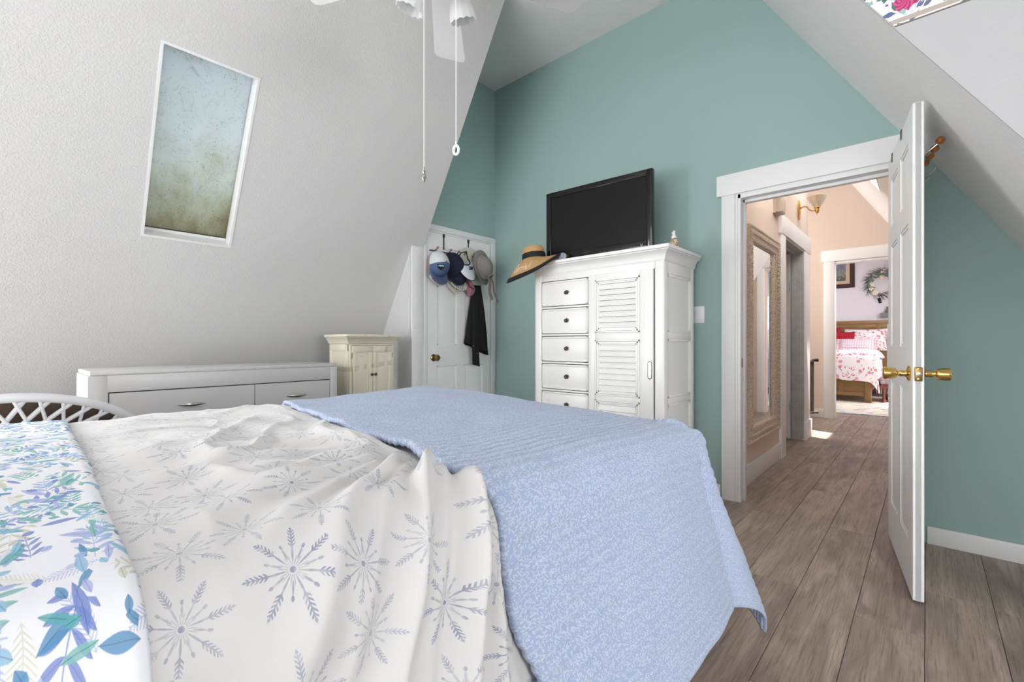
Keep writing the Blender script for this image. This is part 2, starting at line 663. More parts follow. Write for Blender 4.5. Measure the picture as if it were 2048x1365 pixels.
# --- dormer on the right: cheeks, window wall, ceiling
b = B()
b.prism([(1.303, -0.02), (3.3, -0.02), (3.3, 2.5), (RX(2.44), 2.5), (RX(2.44) - 0.001, 2.44)], 'y', 2.104, 2.1095)
b.prism([(1.36, -0.02), (3.3, -0.02), (3.3, 2.5), (RX(2.44) + 0.06, 2.5), (RX(2.44) + 0.06, 2.44)], 'y', 2.1095, 2.2)
panel(b, lambda y, z: (3.25, y, z), [-3.4, -0.35, 1.25, 2.2], [-0.02, 0.7, 2.05, 2.5], lambda y, z: not (-0.35 < y < 1.25 and 0.7 < z < 2.05), (0.1, 0, 0))
b.box(RX(2.44) + 0.02, 3.35, -3.4, 2.2, 2.44, 2.52)
struct('wall_dormer', b, wall_mat('pale_grey_dormer_paint', (176, 176, 177), 120, 0.1, 0.002))

# --- rear gable wall behind the bed head
b = B()
panel(b, lambda x, z: (x, -3.3, z), [-4.4, -2.9, 0.7, 0.9, 2.6, 3.35], [-0.02, 0.1, 0.3, 2.2, 2.6, 3.62], lambda x, z: not (-2.9 < x < 0.7 and 0.1 < z < 2.6) and not (0.9 < x < 2.6 and 0.3 < z < 2.2), (0, -0.1, 0))
struct('wall_rear', b, M_white)

# --- hall and far bedroom shells
b = B()
panel(b, lambda y, z: (-1.0, y, z), [3.38, 4.9, 5.78, 6.1], [-0.02, 2.06, 3.6], lambda y, z: not (4.9 < y < 5.78 and z < 2.06), (-0.14, 0, 0))
struct('wall_hall', b, M_peach)
b = B(); b.box(-2.65, -1.14, 5.98, 6.1, -0.02, 3.6); b.box(-2.3, -2.2, 3.38, 5.98, -0.02, 3.6)
struct('wall_side_room', b, M_white)
b = B()
panel(b, lambda y, z: (-2.6, y, z), [6.1, 6.5, 7.4, 7.87], [-0.02, 1.6, 2.8, 3.6], lambda y, z: not (6.5 < y < 7.4 and 1.6 < z < 2.8), (-0.1, 0, 0))
struct('wall_stair', b, M_peach)  # its opening is made for the stairwell fill lamp
b = B()
for mi, ya, yb in ((0, 7.75, 7.81), (1, 7.81, 7.87)):
    b.mi = mi
    b.prism([(-2.65, -0.02), (-0.955, -0.02), (-0.955, 2.19), (-0.15, 2.19), (-0.15, -0.02), (1.36, -0.02), (-0.96, 3.6), (-2.65, 3.6)], 'y', ya, yb)
struct('wall_hall_end', b, [M_peach, M_lav])
b = B(); b.box(-2.75, 1.36, 12.32, 12.45, -0.02, 3.6); b.box(-2.75, -2.65, 7.87, 12.32, -0.02, 3.6)
struct('wall_far_bedroom', b, M_lav)


# --- windows
def frame_local(b, w, h, t, d, off=0.0):
    b.box(0, t, off, off + d, 0, h, 0.003); b.box(w - t, w, off, off + d, 0, h, 0.003)
    b.box(t, w - t, off, off + d, 0, t, 0.003); b.box(t, w - t, off, off + d, h - t, h, 0.003)


# window_1: roof light in the left slope (u along y, v up the slope, outward NL)
VL = Vector((KL, 0, 1)).normalized()
SLEN = (2.552 - 1.669) / VL.z
O = Vector((LX(1.669), 0.498, 1.669))
Msk = Matrix((Vector((0, 1, 0)).to_4d(), NL.to_4d(), VL.to_4d(), (0, 0, 0, 1))).transposed()
Msk = Matrix.Translation(O) @ Matrix(((0, NL.x, VL.x, 0), (1, NL.y, VL.y, 0), (0, NL.z, VL.z, 0), (0, 0, 0, 1)))
b = B()
w_ = 0.451
b.box(-0.001, 0.012, -0.002, 0.16, 0, SLEN); b.box(w_ - 0.012, w_ + 0.001, -0.002, 0.16, 0, SLEN)
b.box(0.012, w_ - 0.012, -0.002, 0.16, -0.001, 0.012); b.box(0.012, w_ - 0.012, -0.002, 0.16, SLEN - 0.012, SLEN + 0.001)
b.box(0.012, w_ - 0.012, 0.075, 0.12, 0.012, 0.03, 0.003)
b.xf(Msk)
win1 = struct('window_1', b, M_trim)
b = B(); b.box(0.012, w_ - 0.012, 0.083, 0.09, 0.012, SLEN - 0.012); b.xf(Msk)
obj('pane', b, M_skyglass, win1)
b = B(); b.box(0.012, w_ - 0.012, 0.079, 0.0835, 0.028, 0.036); b.xf(Msk)
obj('seal', b, M_steel, win1)

b = B()
Mrs = Matrix.Translation((LX(0.6), -2.3, 0.6)) @ Matrix(((0, NL.x, VL.x, 0), (1, NL.y, VL.y, 0), (0, NL.z, VL.z, 0), (0, 0, 0, 1)))
L6 = 1.2 / VL.z
b.box(-0.001, 0.02, -0.002, 0.16, 0, L6); b.box(1.58, 1.601, -0.002, 0.16, 0, L6); b.box(0.02, 1.58, -0.002, 0.16, -0.001, 0.02); b.box(0.02, 1.58, -0.002, 0.16, L6 - 0.02, L6 + 0.001)
b.xf(Mrs)
struct('fill_window_6', b, M_trim)  # made-up roof window, added to let in the rear fill lamp
M_glass = newmat('clear_window_glass')
_t = M_glass.new('ShaderNodeBsdfTransparent'); _g = M_glass.new('ShaderNodeBsdfGlossy'); _m = M_glass.new('ShaderNodeMixShader')
_g.inputs['Roughness'].default_value = 0.02; _m.inputs[0].default_value = 0.06
M_glass.nt.links.new(_t.outputs[0], _m.inputs[1]); M_glass.nt.links.new(_g.outputs[0], _m.inputs[2]); M_glass.nt.links.new(_m.outputs[0], M_glass.out.inputs[0])
M_glass = M_glass.m


def window(name, P0, U, V, w, h):
    N = U.cross(V)
    M = Matrix.Translation(P0) @ Matrix(((U.x, N.x, V.x, 0), (U.y, N.y, V.y, 0), (U.z, N.z, V.z, 0), (0, 0, 0, 1)))
    b = B(); frame_local(b, w, h, 0.05, 0.07, -0.05); b.box(0.05, w - 0.05, -0.03, 0.0, h / 2 - 0.02, h / 2 + 0.02, 0.003); b.xf(M)
    o = struct(name, b, M_trim)
    b = B(); b.box(0.05, w - 0.05, -0.02, -0.015, 0.05, h / 2 - 0.02); b.box(0.05, w - 0.05, -0.02, -0.015, h / 2 + 0.02, h - 0.05); b.xf(M)
    obj('pane', b, M_glass, o)
    return o


window('window_2', Vector((3.26, -0.35, 0.7)), Vector((0, 1, 0)), Vector((0, 0, 1)), 1.6, 1.35)
window('fill_window_7', Vector((0.9, -3.31, 0.3)), Vector((1, 0, 0)), Vector((0, 0, 1)), 1.7, 1.9)  # made-up window, added to let in the side gable fill lamp
window('window_3', Vector((-2.9, -3.31, 0.1)), Vector((1, 0, 0)), Vector((0, 0, 1)), 3.6, 2.5)
VR = Vector((-0.638, 0, 1)).normalized()
L4 = (3.15 - 2.58) / VR.z
M_frost = newmat('frosted_fill_pane')
_t = M_frost.new('ShaderNodeBsdfTranslucent'); _t.inputs[0].default_value = (0.9, 0.9, 0.9, 1)
M_frost.nt.links.new(_t.outputs[0], M_frost.out.inputs[0])
M_frost = M_frost.m
for nm, ya, yb in (('window_4', 5.35, 5.87), ('fill_window_5', 3.7, 4.7)):  # the frosted one is made up to light the hall
    Msr = Matrix.Translation((RX(2.58), ya, 2.58)) @ Matrix(((0, NR.x, VR.x, 0), (1, NR.y, VR.y, 0), (0, NR.z, VR.z, 0), (0, 0, 0, 1)))
    w4 = yb - ya
    b = B()
    b.box(-0.001, 0.012, -0.002, 0.14, 0, L4); b.box(w4 - 0.012, w4 + 0.001, -0.002, 0.14, 0, L4); b.box(0.012, w4 - 0.012, -0.002, 0.14, -0.001, 0.012); b.box(0.012, w4 - 0.012, -0.002, 0.14, L4 - 0.012, L4 + 0.001)
    b.xf(Msr)
    o = struct(nm, b, M_trim)
    b = B(); b.box(0.012, w4 - 0.012, 0.08, 0.085, 0.012, L4 - 0.012); b.xf(Msr)
    obj('pane', b, M_glass if nm == 'window_4' else M_frost, o)

# --- wall borders and baseboards
def border_mat():
    n = newmat('floral_wallpaper_border')
    x, y, z = n.sep(n.coord('Object'))
    vec = n.comb(x, z)
    nx = n.noise(vec, 30.0, 2.0)
    wx = n.comb(x + (nx - 0.5) * 0.02, z + (nx - 0.5) * 0.016)
    base = lin(232, 228, 218)
    # leaves
    dx, dy, r1, r2, r3 = n.cell(wx, 26.0, 0.9)
    a = r1 * 6.283
    u = dx * a.cos() + dy * a.sin(); v = dy * a.cos() - dx * a.sin()
    leaf = (v.abs() - (u * u * -22.0 + 0.0075)).sm(-0.0008, 0.0008, 1.0, 0.0)
    lc = n.ramp(r2, [(0.0, lin(110, 148, 134)), (0.35, lin(74, 112, 104)), (0.6, lin(150, 178, 170)), (0.8, lin(92, 104, 140))], True)
    col = n.mix(leaf, base, lc)
    # small blue blossoms
    dx, dy, r1, r2, r3 = n.cell(wx, 55.0, 1.0)
    rr = (dx * dx + dy * dy).sqrt()
    col = n.mix(rr.sm(0.004, 0.0056, 1.0, 0.0) * n.noise(vec, 14.0, 2.0).sm(0.5, 0.56), col, n.ramp(r3, [(0.0, lin(190, 200, 224)), (0.5, lin(70, 84, 130)), (0.8, lin(225, 228, 238))], True))
    # large ruffled flowers
    dx, dy, r1, r2, r3 = n.cell(wx, 9.5, 0.55)
    at = n.new('ShaderNodeMath'); at.operation = 'ARCTAN2'
    n.link(dy, at.inputs[0]); n.link(dx, at.inputs[1])
    ang = X(n.nt, at.outputs[0])
    rr = (dx * dx + dy * dy).sqrt()
    edge = ((ang * 7.0 + r1 * 6.0).sin() * 0.0035 + (ang * 17.0).sin() * 0.0015 + 0.034)
    fl = (rr - edge).sm(-0.001, 0.001, 1.0, 0.0)
    pet = ((ang * 9.0 + rr * 260.0).sin() * 0.5 + 0.5)
    fc = n.ramp(r2, [(0.0, lin(170, 44, 92)), (0.30, lin(240, 236, 228)), (0.55, lin(206, 88, 130)), (0.75, lin(240, 150, 140))], True)
    fd = n.ramp(r2, [(0.0, lin(122, 22, 66)), (0.30, lin(214, 204, 196)), (0.55, lin(150, 40, 100)), (0.75, lin(222, 106, 106))], True)
    col = n.mix(fl, col, n.mix(pet, fc, fd))
    # taupe band and dark line along the lower edge
    band = (z - 2.176).sm(0.006, 0.0075) * (z - 2.176).sm(0.0225, 0.024, 1.0, 0.0)
    col = n.mix(band, col, lin(172, 160, 152))
    col = n.mix((z - 2.1755).sm(0.0018, 0.0026, 1.0, 0.0), col, lin(120, 110, 104))
    n.base(col)
    n.bsdf.inputs['Roughness'].default_value = 0.6
    return n.m


b = B()
b.prism([(RX(2.174) + 0.002, 2.174), (3.24, 2.174), (3.24, 2.40), (RX(2.40) + 0.002, 2.40)], 'y', 2.1005, 2.104)
struct('trim_5', b, border_mat())

def base_run(name, x0, x1, y0, y1, h):
    b = B(); b.box(x0, x1, y0, y1, 0.0, h, 0.004)
    return struct(name, b, M_trim)
base_run('baseboard_back', 0.0, 1.24, YW - 0.014, YW, 0.093)
base_run('baseboard_back_left', -3.18, -1.04, YW - 0.014, YW, 0.093)
base_run('baseboard_hall', -1.0, -0.984, 3.4, 4.73, 0.146)
base_run('baseboard_hall_end', -1.9, -1.08, 7.735, 7.75, 0.12)

# --- casings
b = B()
b.box(-1.03, -0.945, YW - 0.02, YW, 0, 2.05, 0.002)
b.box(-0.945, -0.928, YW - 0.014, YW, 0, 2.05, 0.002)
b.box(-0.928, -0.912, YW - 0.012, YW + 0.13, 0, 2.045, 0.001)
b.box(-0.912, -0.902, YW + 0.05, YW + 0.09, 0, 2.02, 0.001)
b.box(-1.06, 0.01, YW - 0.027, YW, 2.05, 2.188, 0.003)
b.box(-0.928, -0.125, YW - 0.012, YW + 0.13, 2.018, 2.05, 0.001)
b.box(-0.912, -0.14, YW + 0.05, YW + 0.09, 2.0, 2.018, 0.001)
b.box(-0.14, -0.125, YW - 0.012, YW + 0.13, 0, 2.03, 0.001)
b.box(-0.12, -0.03, YW - 0.02, YW, 0, 2.05, 0.002)
b.box(-1.0, -0.93, YW + 0.12, YW + 0.135, 0, 2.05, 0.002)
trim1 = struct('trim_1', b, M_trim)
b = B(); b.box(-0.912, -0.9105, YW + 0.012, YW + 0.037, 0.895, 0.955, 0.0003); obj('strike_plate', b, M_antq, trim1)

b = B()
b.box(-3.2, -3.182, 2.256, 2.36, 0, 1.875, 0.003)
b.box(-3.2, -3.19, 2.36, 2.385, 0, 2.05, 0.002)
b.box(-3.27, -3.187, 2.385, 2.417, 0, 2.05, 0.002)
b.box(-3.2, -3.18, 2.385, 3.255, 2.045, 2.095, 0.003)
b.box(-3.27, -3.19, 2.418, 3.19, 2.029, 2.046, 0.001)
b.box(-3.2, -3.18, 3.195, 3.255, 0, 2.045, 0.003)
struct('trim_2', b, M_trim)

b = B()
b.box(-1.0, -0.976, 4.73, 4.895, 0, 2.06, 0.003)
b.box(-1.0, -0.978, 5.785, 6.09, 0, 2.06, 0.003)
b.box(-1.0, -0.97, 4.70, 6.10, 2.06, 2.235, 0.003)
b.box(-1.0, -0.965, 5.78, 6.13, 0, 0.2, 0.003)
trim3 = struct('trim_3', b, M_hall_trim)
b = B()
b.box(-1.15, -0.985, 4.895, 4.915, 0.02, 2.06); b.box(-1.15, -0.985, 5.765, 5.785, 0.02, 2.06, 0.002)
b.box(-1.15, -0.985, 4.915, 5.765, 2.04, 2.065, 0.002); b.box(-1.10, -1.065, 4.915, 5.765, 2.02, 2.04, 0.002)
b.box(-1.10, -1.065, 5.75, 5.765, 0.02, 2.02, 0.002)
obj('jamb', b, M_jamb, trim3, label='scuffed grey jamb')

b = B()
b.box(-1.078, -0.955, 7.728, 7.75, 0, 2.2, 0.003); b.box(-1.108, 0.0, 7.72, 7.75, 2.2, 2.356, 0.003)
b.box(-0.14, -0.03, 7.728, 7.75, 0, 2.2, 0.003)
b.box(-0.97, -0.952, 7.74, 7.88, 0, 2.19, 0.002); b.box(-0.955, -0.15, 7.74, 7.88, 2.17, 2.19, 0.002)
struct('trim_4', b, M_hall_trim)


# --- six-panel doors: local x from the hinge, y thickness, z up
def six_panel(name, w, h, M, t=0.036):
    b = B()
    b.box(0.0, w, -t / 2 + 0.009, t / 2 - 0.009, 0, h)
    rows = ((0.21, 0.85), (1.03, 1.555), (1.655, 1.90))
    st, ms = 0.108, 0.095
    mx0, mx1 = w / 2 - ms / 2, w / 2 + ms / 2
    b.box(0, st, -t / 2, t / 2, 0, h, 0.002, 1); b.box(w - st, w, -t / 2, t / 2, 0, h, 0.002, 1); [b.box(mx0, mx1, -t / 2, t / 2, r[0] - 0.003, r[1] + 0.003, 0.0) for r in rows]
    zs = [0.0] + [z for r in rows for z in r] + [h]
    for i in range(0, len(zs), 2):
        b.box(st - 0.003, w - st + 0.003, -t / 2, t / 2, zs[i], zs[i + 1], 0.002, 1)
    o = struct(name, b, M_door)
    o.matrix_world = M
    WM[o.name] = M.copy()
    for (z0, z1) in rows:
        for (x0, x1) in ((st, mx0), (mx1, w - st)):
            pb = B()
            t2 = t / 2 - 0.003
            for s in (-1, 1):
                lo = t / 2 - 0.0085
                r0 = [(x0 + 0.012, s * lo, z0 + 0.012), (x1 - 0.012, s * lo, z0 + 0.012), (x1 - 0.012, s * lo, z1 - 0.012), (x0 + 0.012, s * lo, z1 - 0.012)]
                r1 = [(x0 + 0.04, s * t2, z0 + 0.04), (x1 - 0.04, s * t2, z0 + 0.04), (x1 - 0.04, s * t2, z1 - 0.04), (x0 + 0.04, s * t2, z1 - 0.04)]
                pb.loft([r0, r1])
                # quirk moulding round the panel
                for (a0, a1, c0, c1) in ((x0, x1, z0, z0 + 0.012), (x0, x1, z1 - 0.012, z1), (x0, x0 + 0.012, z0, z1), (x1 - 0.012, x1, z0, z1)):
                    pb.box(a0, a1, min(s * lo, s * (t / 2 - 0.004)), max(s * lo, s * (t / 2 - 0.004)), c0, c1, 0.0015, 1)
            obj('panel', pb, M_door, o)
    return o


KNOB = [(0.001, 0.0), (0.032, 0.0), (0.033, 0.004), (0.027, 0.009), (0.015, 0.012), (0.0125, 0.02), (0.014, 0.03), (0.011, 0.036), (0.0125, 0.041), (0.021, 0.046), (0.0235, 0.055), (0.0265, 0.082), (0.0255, 0.086), (0.02, 0.088), (0.001, 0.088)]


def knobs(door, x, z, t, m=None, prof=KNOB, sides=(-1, 1)):
    for s in sides:
        kb = B()
        kb.lathe(prof, 24, M=Matrix.Translation((x, s * t / 2, z)) @ Matrix.Rotation(-s * PI / 2, 4, 'X'))
        obj('knob', kb, m or M_brass, door)


# door_1: stands open into the bedroom; hinge on the right jamb, near edge towards the camera
Hg = Vector((-0.138, 3.225, 0.012)); Ne = Vector((-0.0255, 2.468, 0.012))
dv = (Ne - Hg); wd = dv.length; ang = math.atan2(dv.y, dv.x)
M1 = Matrix.Translation(Hg) @ Matrix.Rotation(ang, 4, 'Z')
door1 = six_panel('door_1', wd, 2.02, M1)
knobs(door1, wd - 0.062, 0.918, 0.036)
b = B(); b.box(wd, wd + 0.002, -0.0125, 0.0125, 0.89, 0.948, 0.004)
lp = obj('latch_plate', b, M_antq, door1)
b = B(); b.lathe([(0.001, 0), (0.009, 0), (0.008, 0.006), (0.001, 0.007)], 14, M=Matrix.Translation((wd + 0.001, 0, 0.919)) @ Matrix.Rotation(PI / 2, 4, 'Y')); obj('latch_bolt', b, M_chrome, lp)
b = B()
for z in (0.899, 0.939): b.lathe([(0.001, 0), (0.0045, 0), (0.004, 0.0015), (0.001, 0.002)], 10, M=Matrix.Translation((wd + 0.0018, 0, z)) @ Matrix.Rotation(PI / 2, 4, 'Y'))
obj('screw', b, M_brass, lp)
for z in (0.22, 1.75):
    b = B(); b.tube([(-0.006, 0.012, z), (-0.006, 0.012, z + 0.09)], 0.006, 8); obj('hinge', b, M_brass, door1)

# door_2: closet door (faces +x)
M2 = Matrix.Translation((-3.21, 3.187, 0.008)) @ Matrix.Rotation(-PI / 2, 4, 'Z')
door2 = six_panel('door_2', 0.766, 2.02, M2)
knobs(door2, 0.766 - 0.065, 0.922, 0.036, M_antq, [(0.001, 0.0), (0.030, 0.0), (0.031, 0.004), (0.024, 0.008), (0.012, 0.012), (0.011, 0.03), (0.016, 0.036), (0.026, 0.044), (0.029, 0.054), (0.025, 0.064), (0.014, 0.068), (0.001, 0.069)], (1,))

# door_3: stands open inside the room off the hall
M3 = Matrix.Translation((-1.10, 5.728, 0.02)) @ Matrix.Rotation(PI, 4, 'Z')
door3 = six_panel('door_3', 0.80, 2.01, M3)
for z in (0.3, 1.6):
    b = B(); b.box(-0.022, 0.0, 0.0185, 0.021, z, z + 0.1); b.tube([(0.001, 0.024, z), (0.001, 0.024, z + 0.1)], 0.006, 8); obj('hinge', b, M_jamb, door3)

# door_4: far bedroom door, open beyond the doorway
M4 = Matrix.Translation((-0.175, 7.90, 0.02)) @ Matrix.Rotation(PI / 2, 4, 'Z')
door4 = six_panel('door_4', 0.77, 2.14, M4)
knobs(door4, 0.705, 0.92, 0.036)

# ================================================================== furniture
M_arm = mat('white_lacquer_furniture', (235, 234, 232), 0.35, vary=0.02, bump=(25, 0.04, 0.002))
M_drs = mat('light_grey_lacquer', (194, 193, 192), 0.38, vary=0.03, bump=(25, 0.04, 0.002))
M_gap_shade = mat('cabinet_gap_shade', (40, 38, 36), 0.8, vary=0.0)  # near-black colour paints the shade in drawer gaps and behind slats
M_pewter = mat('dark_pewter', (96, 84, 74), 0.32, 0.9, vary=0.1, vscale=60)


def cream_mat():
    n = newmat('worn_cream_paint')
    v = n.coord('Object')
    x, y, z = n.sep(v)
    base = n.mix(n.noise(v, 5.0, 4.0), lin(205, 199, 178), lin(224, 219, 202))
    # residue of old packing tape: blocky patches in a horizontal and a vertical run
    nz = n.noise(v, 42.0, 2.0, 0.5)
    cells = n.noise(n.comb(y * 26.0, z * 3.0), 1.0, 0.0)
    band = (z - 0.865 - (y * 0.12)).abs().sm(0.017, 0.020, 1.0, 0.0) * cells.sm(0.42, 0.46)
    v1 = (y - 0.095).abs().sm(0.013, 0.015, 1.0, 0.0) * (z - 0.95).sm(0.0, 0.01) * n.noise(n.comb(z * 20.0, 0.3), 1.0, 0.0).sm(0.45, 0.5)
    v2 = (y - 0.30).abs().sm(0.011, 0.013, 1.0, 0.0) * (z - 0.97).sm(0.0, 0.01) * n.noise(n.comb(z * 22.0, 2.3), 1.0, 0.0).sm(0.45, 0.5)
    f = (band + v1 + v2).min(1.0) * nz.sm(0.25, 0.55) * 0.55
    n.base(n.mix(f, base, lin(176, 158, 128)))
    n.bsdf.inputs['Roughness'].default_value = 0.5
    return n.m


M_cream = cream_mat()


def recess_panel(b, x0, x1, z0, z1, y, d, fr=0.02, s=-1):
    """moulded frame standing proud of a flat field; front faces s*y"""
    for (a0, a1, c0, c1) in ((x0, x1, z0, z0 + fr), (x0, x1, z1 - fr, z1), (x0, x0 + fr, z0 + fr, z1 - fr), (x1 - fr, x1, z0 + fr, z1 - fr)):
        b.box(a0, a1, min(y, y + s * d), max(y, y + s * d), c0, c1, min(d * 0.6, 0.005), 2)


# ------------------------------------------------------------------ armoire (front faces -y)
AX0, AX1, AF, AB = -2.245, -1.208, 2.735, 3.225
arm = thing('armoire', 'tall white armoire with louvred sliding door, standing against the teal wall', 'wardrobe', ((AX0 + AX1) / 2, (AF + AB) / 2, 0))
b = B()
b.box(AX0 + 0.01, AX1 - 0.012, AF + 0.012, AB, 0.06, 1.60)           # carcass
PW = 0.062
for x0 in (AX0, AX1 - PW):                                            # corner posts
    b.box(x0, x0 + PW, AF - 0.004, AF + 0.06, 0.0, 1.575, 0.009, 3)
b.box(AX1 - 0.07, AX1, AB - 0.055, AB, 0.0, 1.575, 0.006); b.box(AX0, AX0 + 0.07, AB - 0.055, AB, 0.0, 1.575, 0.006)
for xs in ((AX1 - 0.02, AX1 - 0.002), (AX0 + 0.002, AX0 + 0.02)):
    for (z0, z1) in ((0.06, 0.29), (0.665, 0.705), (1.085, 1.125), (1.50, 1.575)):
        b.box(xs[0], xs[1], AF + 0.05, AB - 0.05, z0, z1, 0.002)
b.box(AX0 + PW, AX1 - PW, AF, AF + 0.03, 1.525, 1.575, 0.003)         # top rail
b.box(AX0 + 0.01, AX1 - 0.01, AF - 0.012, AB, 0.04, 0.13, 0.006)      # plinth
# divider stile between drawers and door
b.box(-1.762, -1.742, AF + 0.004, AF + 0.03, 0.13, 1.53, 0.002)
obj('carcass', b, M_arm, arm, world=True)
# side panels with mouldings
for sx, xf in ((1, AX1 - 0.004), (-1, AX0 + 0.004)):
    for (z0, z1) in ((0.30, 0.665), (0.705, 1.085), (1.125, 1.50)):
        b = B()
        for i, (ins, d) in enumerate(((0.0, 0.0), (0.010, 0.006), (0.022, 0.009))):
            pass
        y0, y1 = AF + 0.058, AB - 0.052
        xa = xf - sx * 0.009
        for (a0, a1, c0, c1) in ((y0, y1, z0, z0 + 0.018), (y0, y1, z1 - 0.018, z1), (y0, y0 + 0.018, z0, z1), (y1 - 0.018, y1, z0, z1)):
            b.box(min(xa, xf), max(xa, xf), a0, a1, c0, c1, 0.003, 2)
        b.box(min(xa, xa - sx * 0.004), max(xa, xa - sx * 0.004), y0, y1, z0, z1)
        obj('side_panel', b, M_arm, arm, world=True)
# crown
b = B()
prof = [(0.000, 1.572), (0.006, 1.580), (0.008, 1.590), (0.012, 1.605), (0.022, 1.622), (0.036, 1.632), (0.044, 1.636), (0.044, 1.641)]
rings = [[(AX0 - p, AF - p, z), (AX1 + p, AF - p, z), (AX1 + p, AB, z), (AX0 - p, AB, z)] for p, z in prof]
b.loft(rings)
obj('crown_moulding', b, M_arm, arm, world=True)
b = B(); b.box(AX0 - 0.05, AX1 + 0.05, AF - 0.05, AB + 0.005, 1.643, 1.668, 0.007, 3); obj('top', b, M_arm, arm, world=True)


def cup_pull(parent, x, y, z):
    b = B()
    b.lathe([(0.001, 0.0), (0.015, 0.0), (0.016, 0.002), (0.014, 0.004), (0.010, 0.0025), (0.001, 0.0025)], 16, M=Matrix.Translation((x, y, z)) @ Matrix.Rotation(PI / 2, 4, 'X'))
    obj('pull_plate', b, M_pewter, parent, world=True)
    b = B()
    pts = [(x + 0.0165 * math.cos(a), y - 0.004 - 0.009 * math.sin(-a), z + 0.004 + 0.018 * math.sin(a)) for a in [PI + PI * k / 10 for k in range(11)]]
    b.tube(pts, 0.0032, 8)
    b.ball((x, y - 0.005, z), 0.0055, 8)
    b.box(x - 0.018, x + 0.018, y - 0.006, y, z + 0.003, z + 0.009, 0.002)
    obj('pull_ring', b, M_pewter, parent, world=True)


# drawers
for k in range(6):
    z1 = 1.518 - k * 0.206
    z0 = z1 - 0.184
    b = B()
    dx0, dx1 = AX0 + PW + 0.006, -1.765
    b.box(dx0, dx1, AF + 0.006, AF + 0.03, z0, z1, 0.003)
    r0 = [(dx0 + 0.006, AF + 0.006, z0 + 0.006), (dx1 - 0.006, AF + 0.006, z0 + 0.006), (dx1 - 0.006, AF + 0.006, z1 - 0.006), (dx0 + 0.006, AF + 0.006, z1 - 0.006)]
    for (a0, a1, c0, c1) in ((dx0, dx1, z0, z0 + 0.014), (dx0, dx1, z1 - 0.014, z1), (dx0, dx0 + 0.014, z0, z1), (dx1 - 0.014, dx1, z0, z1)):
        b.box(a0, a1, AF - 0.002, AF + 0.008, c0, c1, 0.004, 2)
    dr = obj('drawer', b, M_arm, arm, world=True)
    cup_pull(dr, -1.952, AF + 0.005, (z0 + z1) / 2 + 0.004)
for k in range(7):
    zt = 1.518 - k * 0.206 + 0.0045
    b = B(); b.box(AX0 + PW, -1.762, AF + 0.0, AF + 0.011, zt, zt + 0.0135 if k else 1.53, 0.002); obj('rail', b, M_arm, arm, world=True)
b = B(); b.box(AX0 + PW, -1.762, AF + 0.0095, AF + 0.0115, 0.13, 1.53); b.box(-1.27, -1.266, AF + 0.0, AF + 0.012, 0.13, 1.53); obj('gap_shade', b, M_gap_shade, arm, world=True)  # dark strips painted as shade round the drawers and beside the door

# sliding louvred door
DX0, DX1, DY = -1.752, -1.276, AF - 0.016
b = B()
sl, sr = 0.055, 0.088
b.box(DX0, DX0 + sl, DY, DY + 0.018, 0.14, 1.533, 0.003); b.box(DX1 - sr, DX1, DY, DY + 0.018, 0.14, 1.533, 0.003)
zr = [(0.14, 0.29), (0.672, 0.70), (1.078, 1.128), (1.492, 1.533)]
for z0, z1 in zr: b.box(DX0 + sl, DX1 - sr, DY, DY + 0.018, z0, z1, 0.002)
b.box(DX1 - 0.052, DX1 - 0.050, DY - 0.0006, DY, 0.15, 1.525)
adoor = obj('sliding_door', b, M_arm, arm, world=True)
for z0, z1 in ((0.29, 0.672), (0.70, 1.078), (1.128, 1.492)):
    lx0, lx1 = DX0 + sl, DX1 - sr
    b = B()
    for i, (ins, yy) in enumerate(((0.0, 0.006), (0.012, 0.003), (0.022, -0.001))):
        w = 0.011
        for (a0, a1, c0, c1) in ((lx0 + ins, lx1 - ins, z0 + ins, z0 + ins + w), (lx0 + ins, lx1 - ins, z1 - ins - w, z1 - ins), (lx0 + ins, lx0 + ins + w, z0 + ins, z1 - ins), (lx1 - ins - w, lx1 - ins, z0 + ins, z1 - ins)):
            b.box(a0, a1, DY - yy, DY + 0.012, c0, c1, 0.002, 1)
    obj('louvre_frame', b, M_arm, adoor, world=True)
    za, zb = z0 + 0.033, z1 - 0.033
    ns = 8
    hgt = (zb - za) / ns
    for k in range(ns):
        b = B()
        zc = za + hgt * k
        b.prism([(DY - 0.0035, zc + 0.0012), (DY + 0.0005, zc - 0.0008), (DY + 0.0125, zc + hgt - 0.0035), (DY + 0.009, zc + hgt - 0.0012)], 'x', lx0 + 0.03, lx1 - 0.03)
        obj('slat', b, M_arm, adoor, world=True)
    b = B(); b.box(lx0 + 0.03, lx1 - 0.03, DY + 0.013, DY + 0.015, za, zb); obj('louvre_shade_sheet', b, M_gap_shade, adoor, world=True)
b = B()
hx, hz = -1.296, 0.885
def slot(w, h, y0, y1):
    pts = [(hx + w * math.cos(a), hz + (h - w) + w * math.sin(a)) for a in [PI * k / 8 for k in range(9)]] + [(hx + w * math.cos(a), hz - (h - w) + w * math.sin(a)) for a in [PI + PI * k / 8 for k in range(9)]]
    b.prism(pts, 'y', y0, y1)
slot(0.0145, 0.058, DY - 0.002, DY + 0.002)
hd = obj('recessed_pull', b, M_pewter, adoor, world=True)
b = B(); slot(0.0095, 0.051, DY - 0.0026, DY - 0.0019); obj('pull_cup', b, M_chrome, hd, world=True)

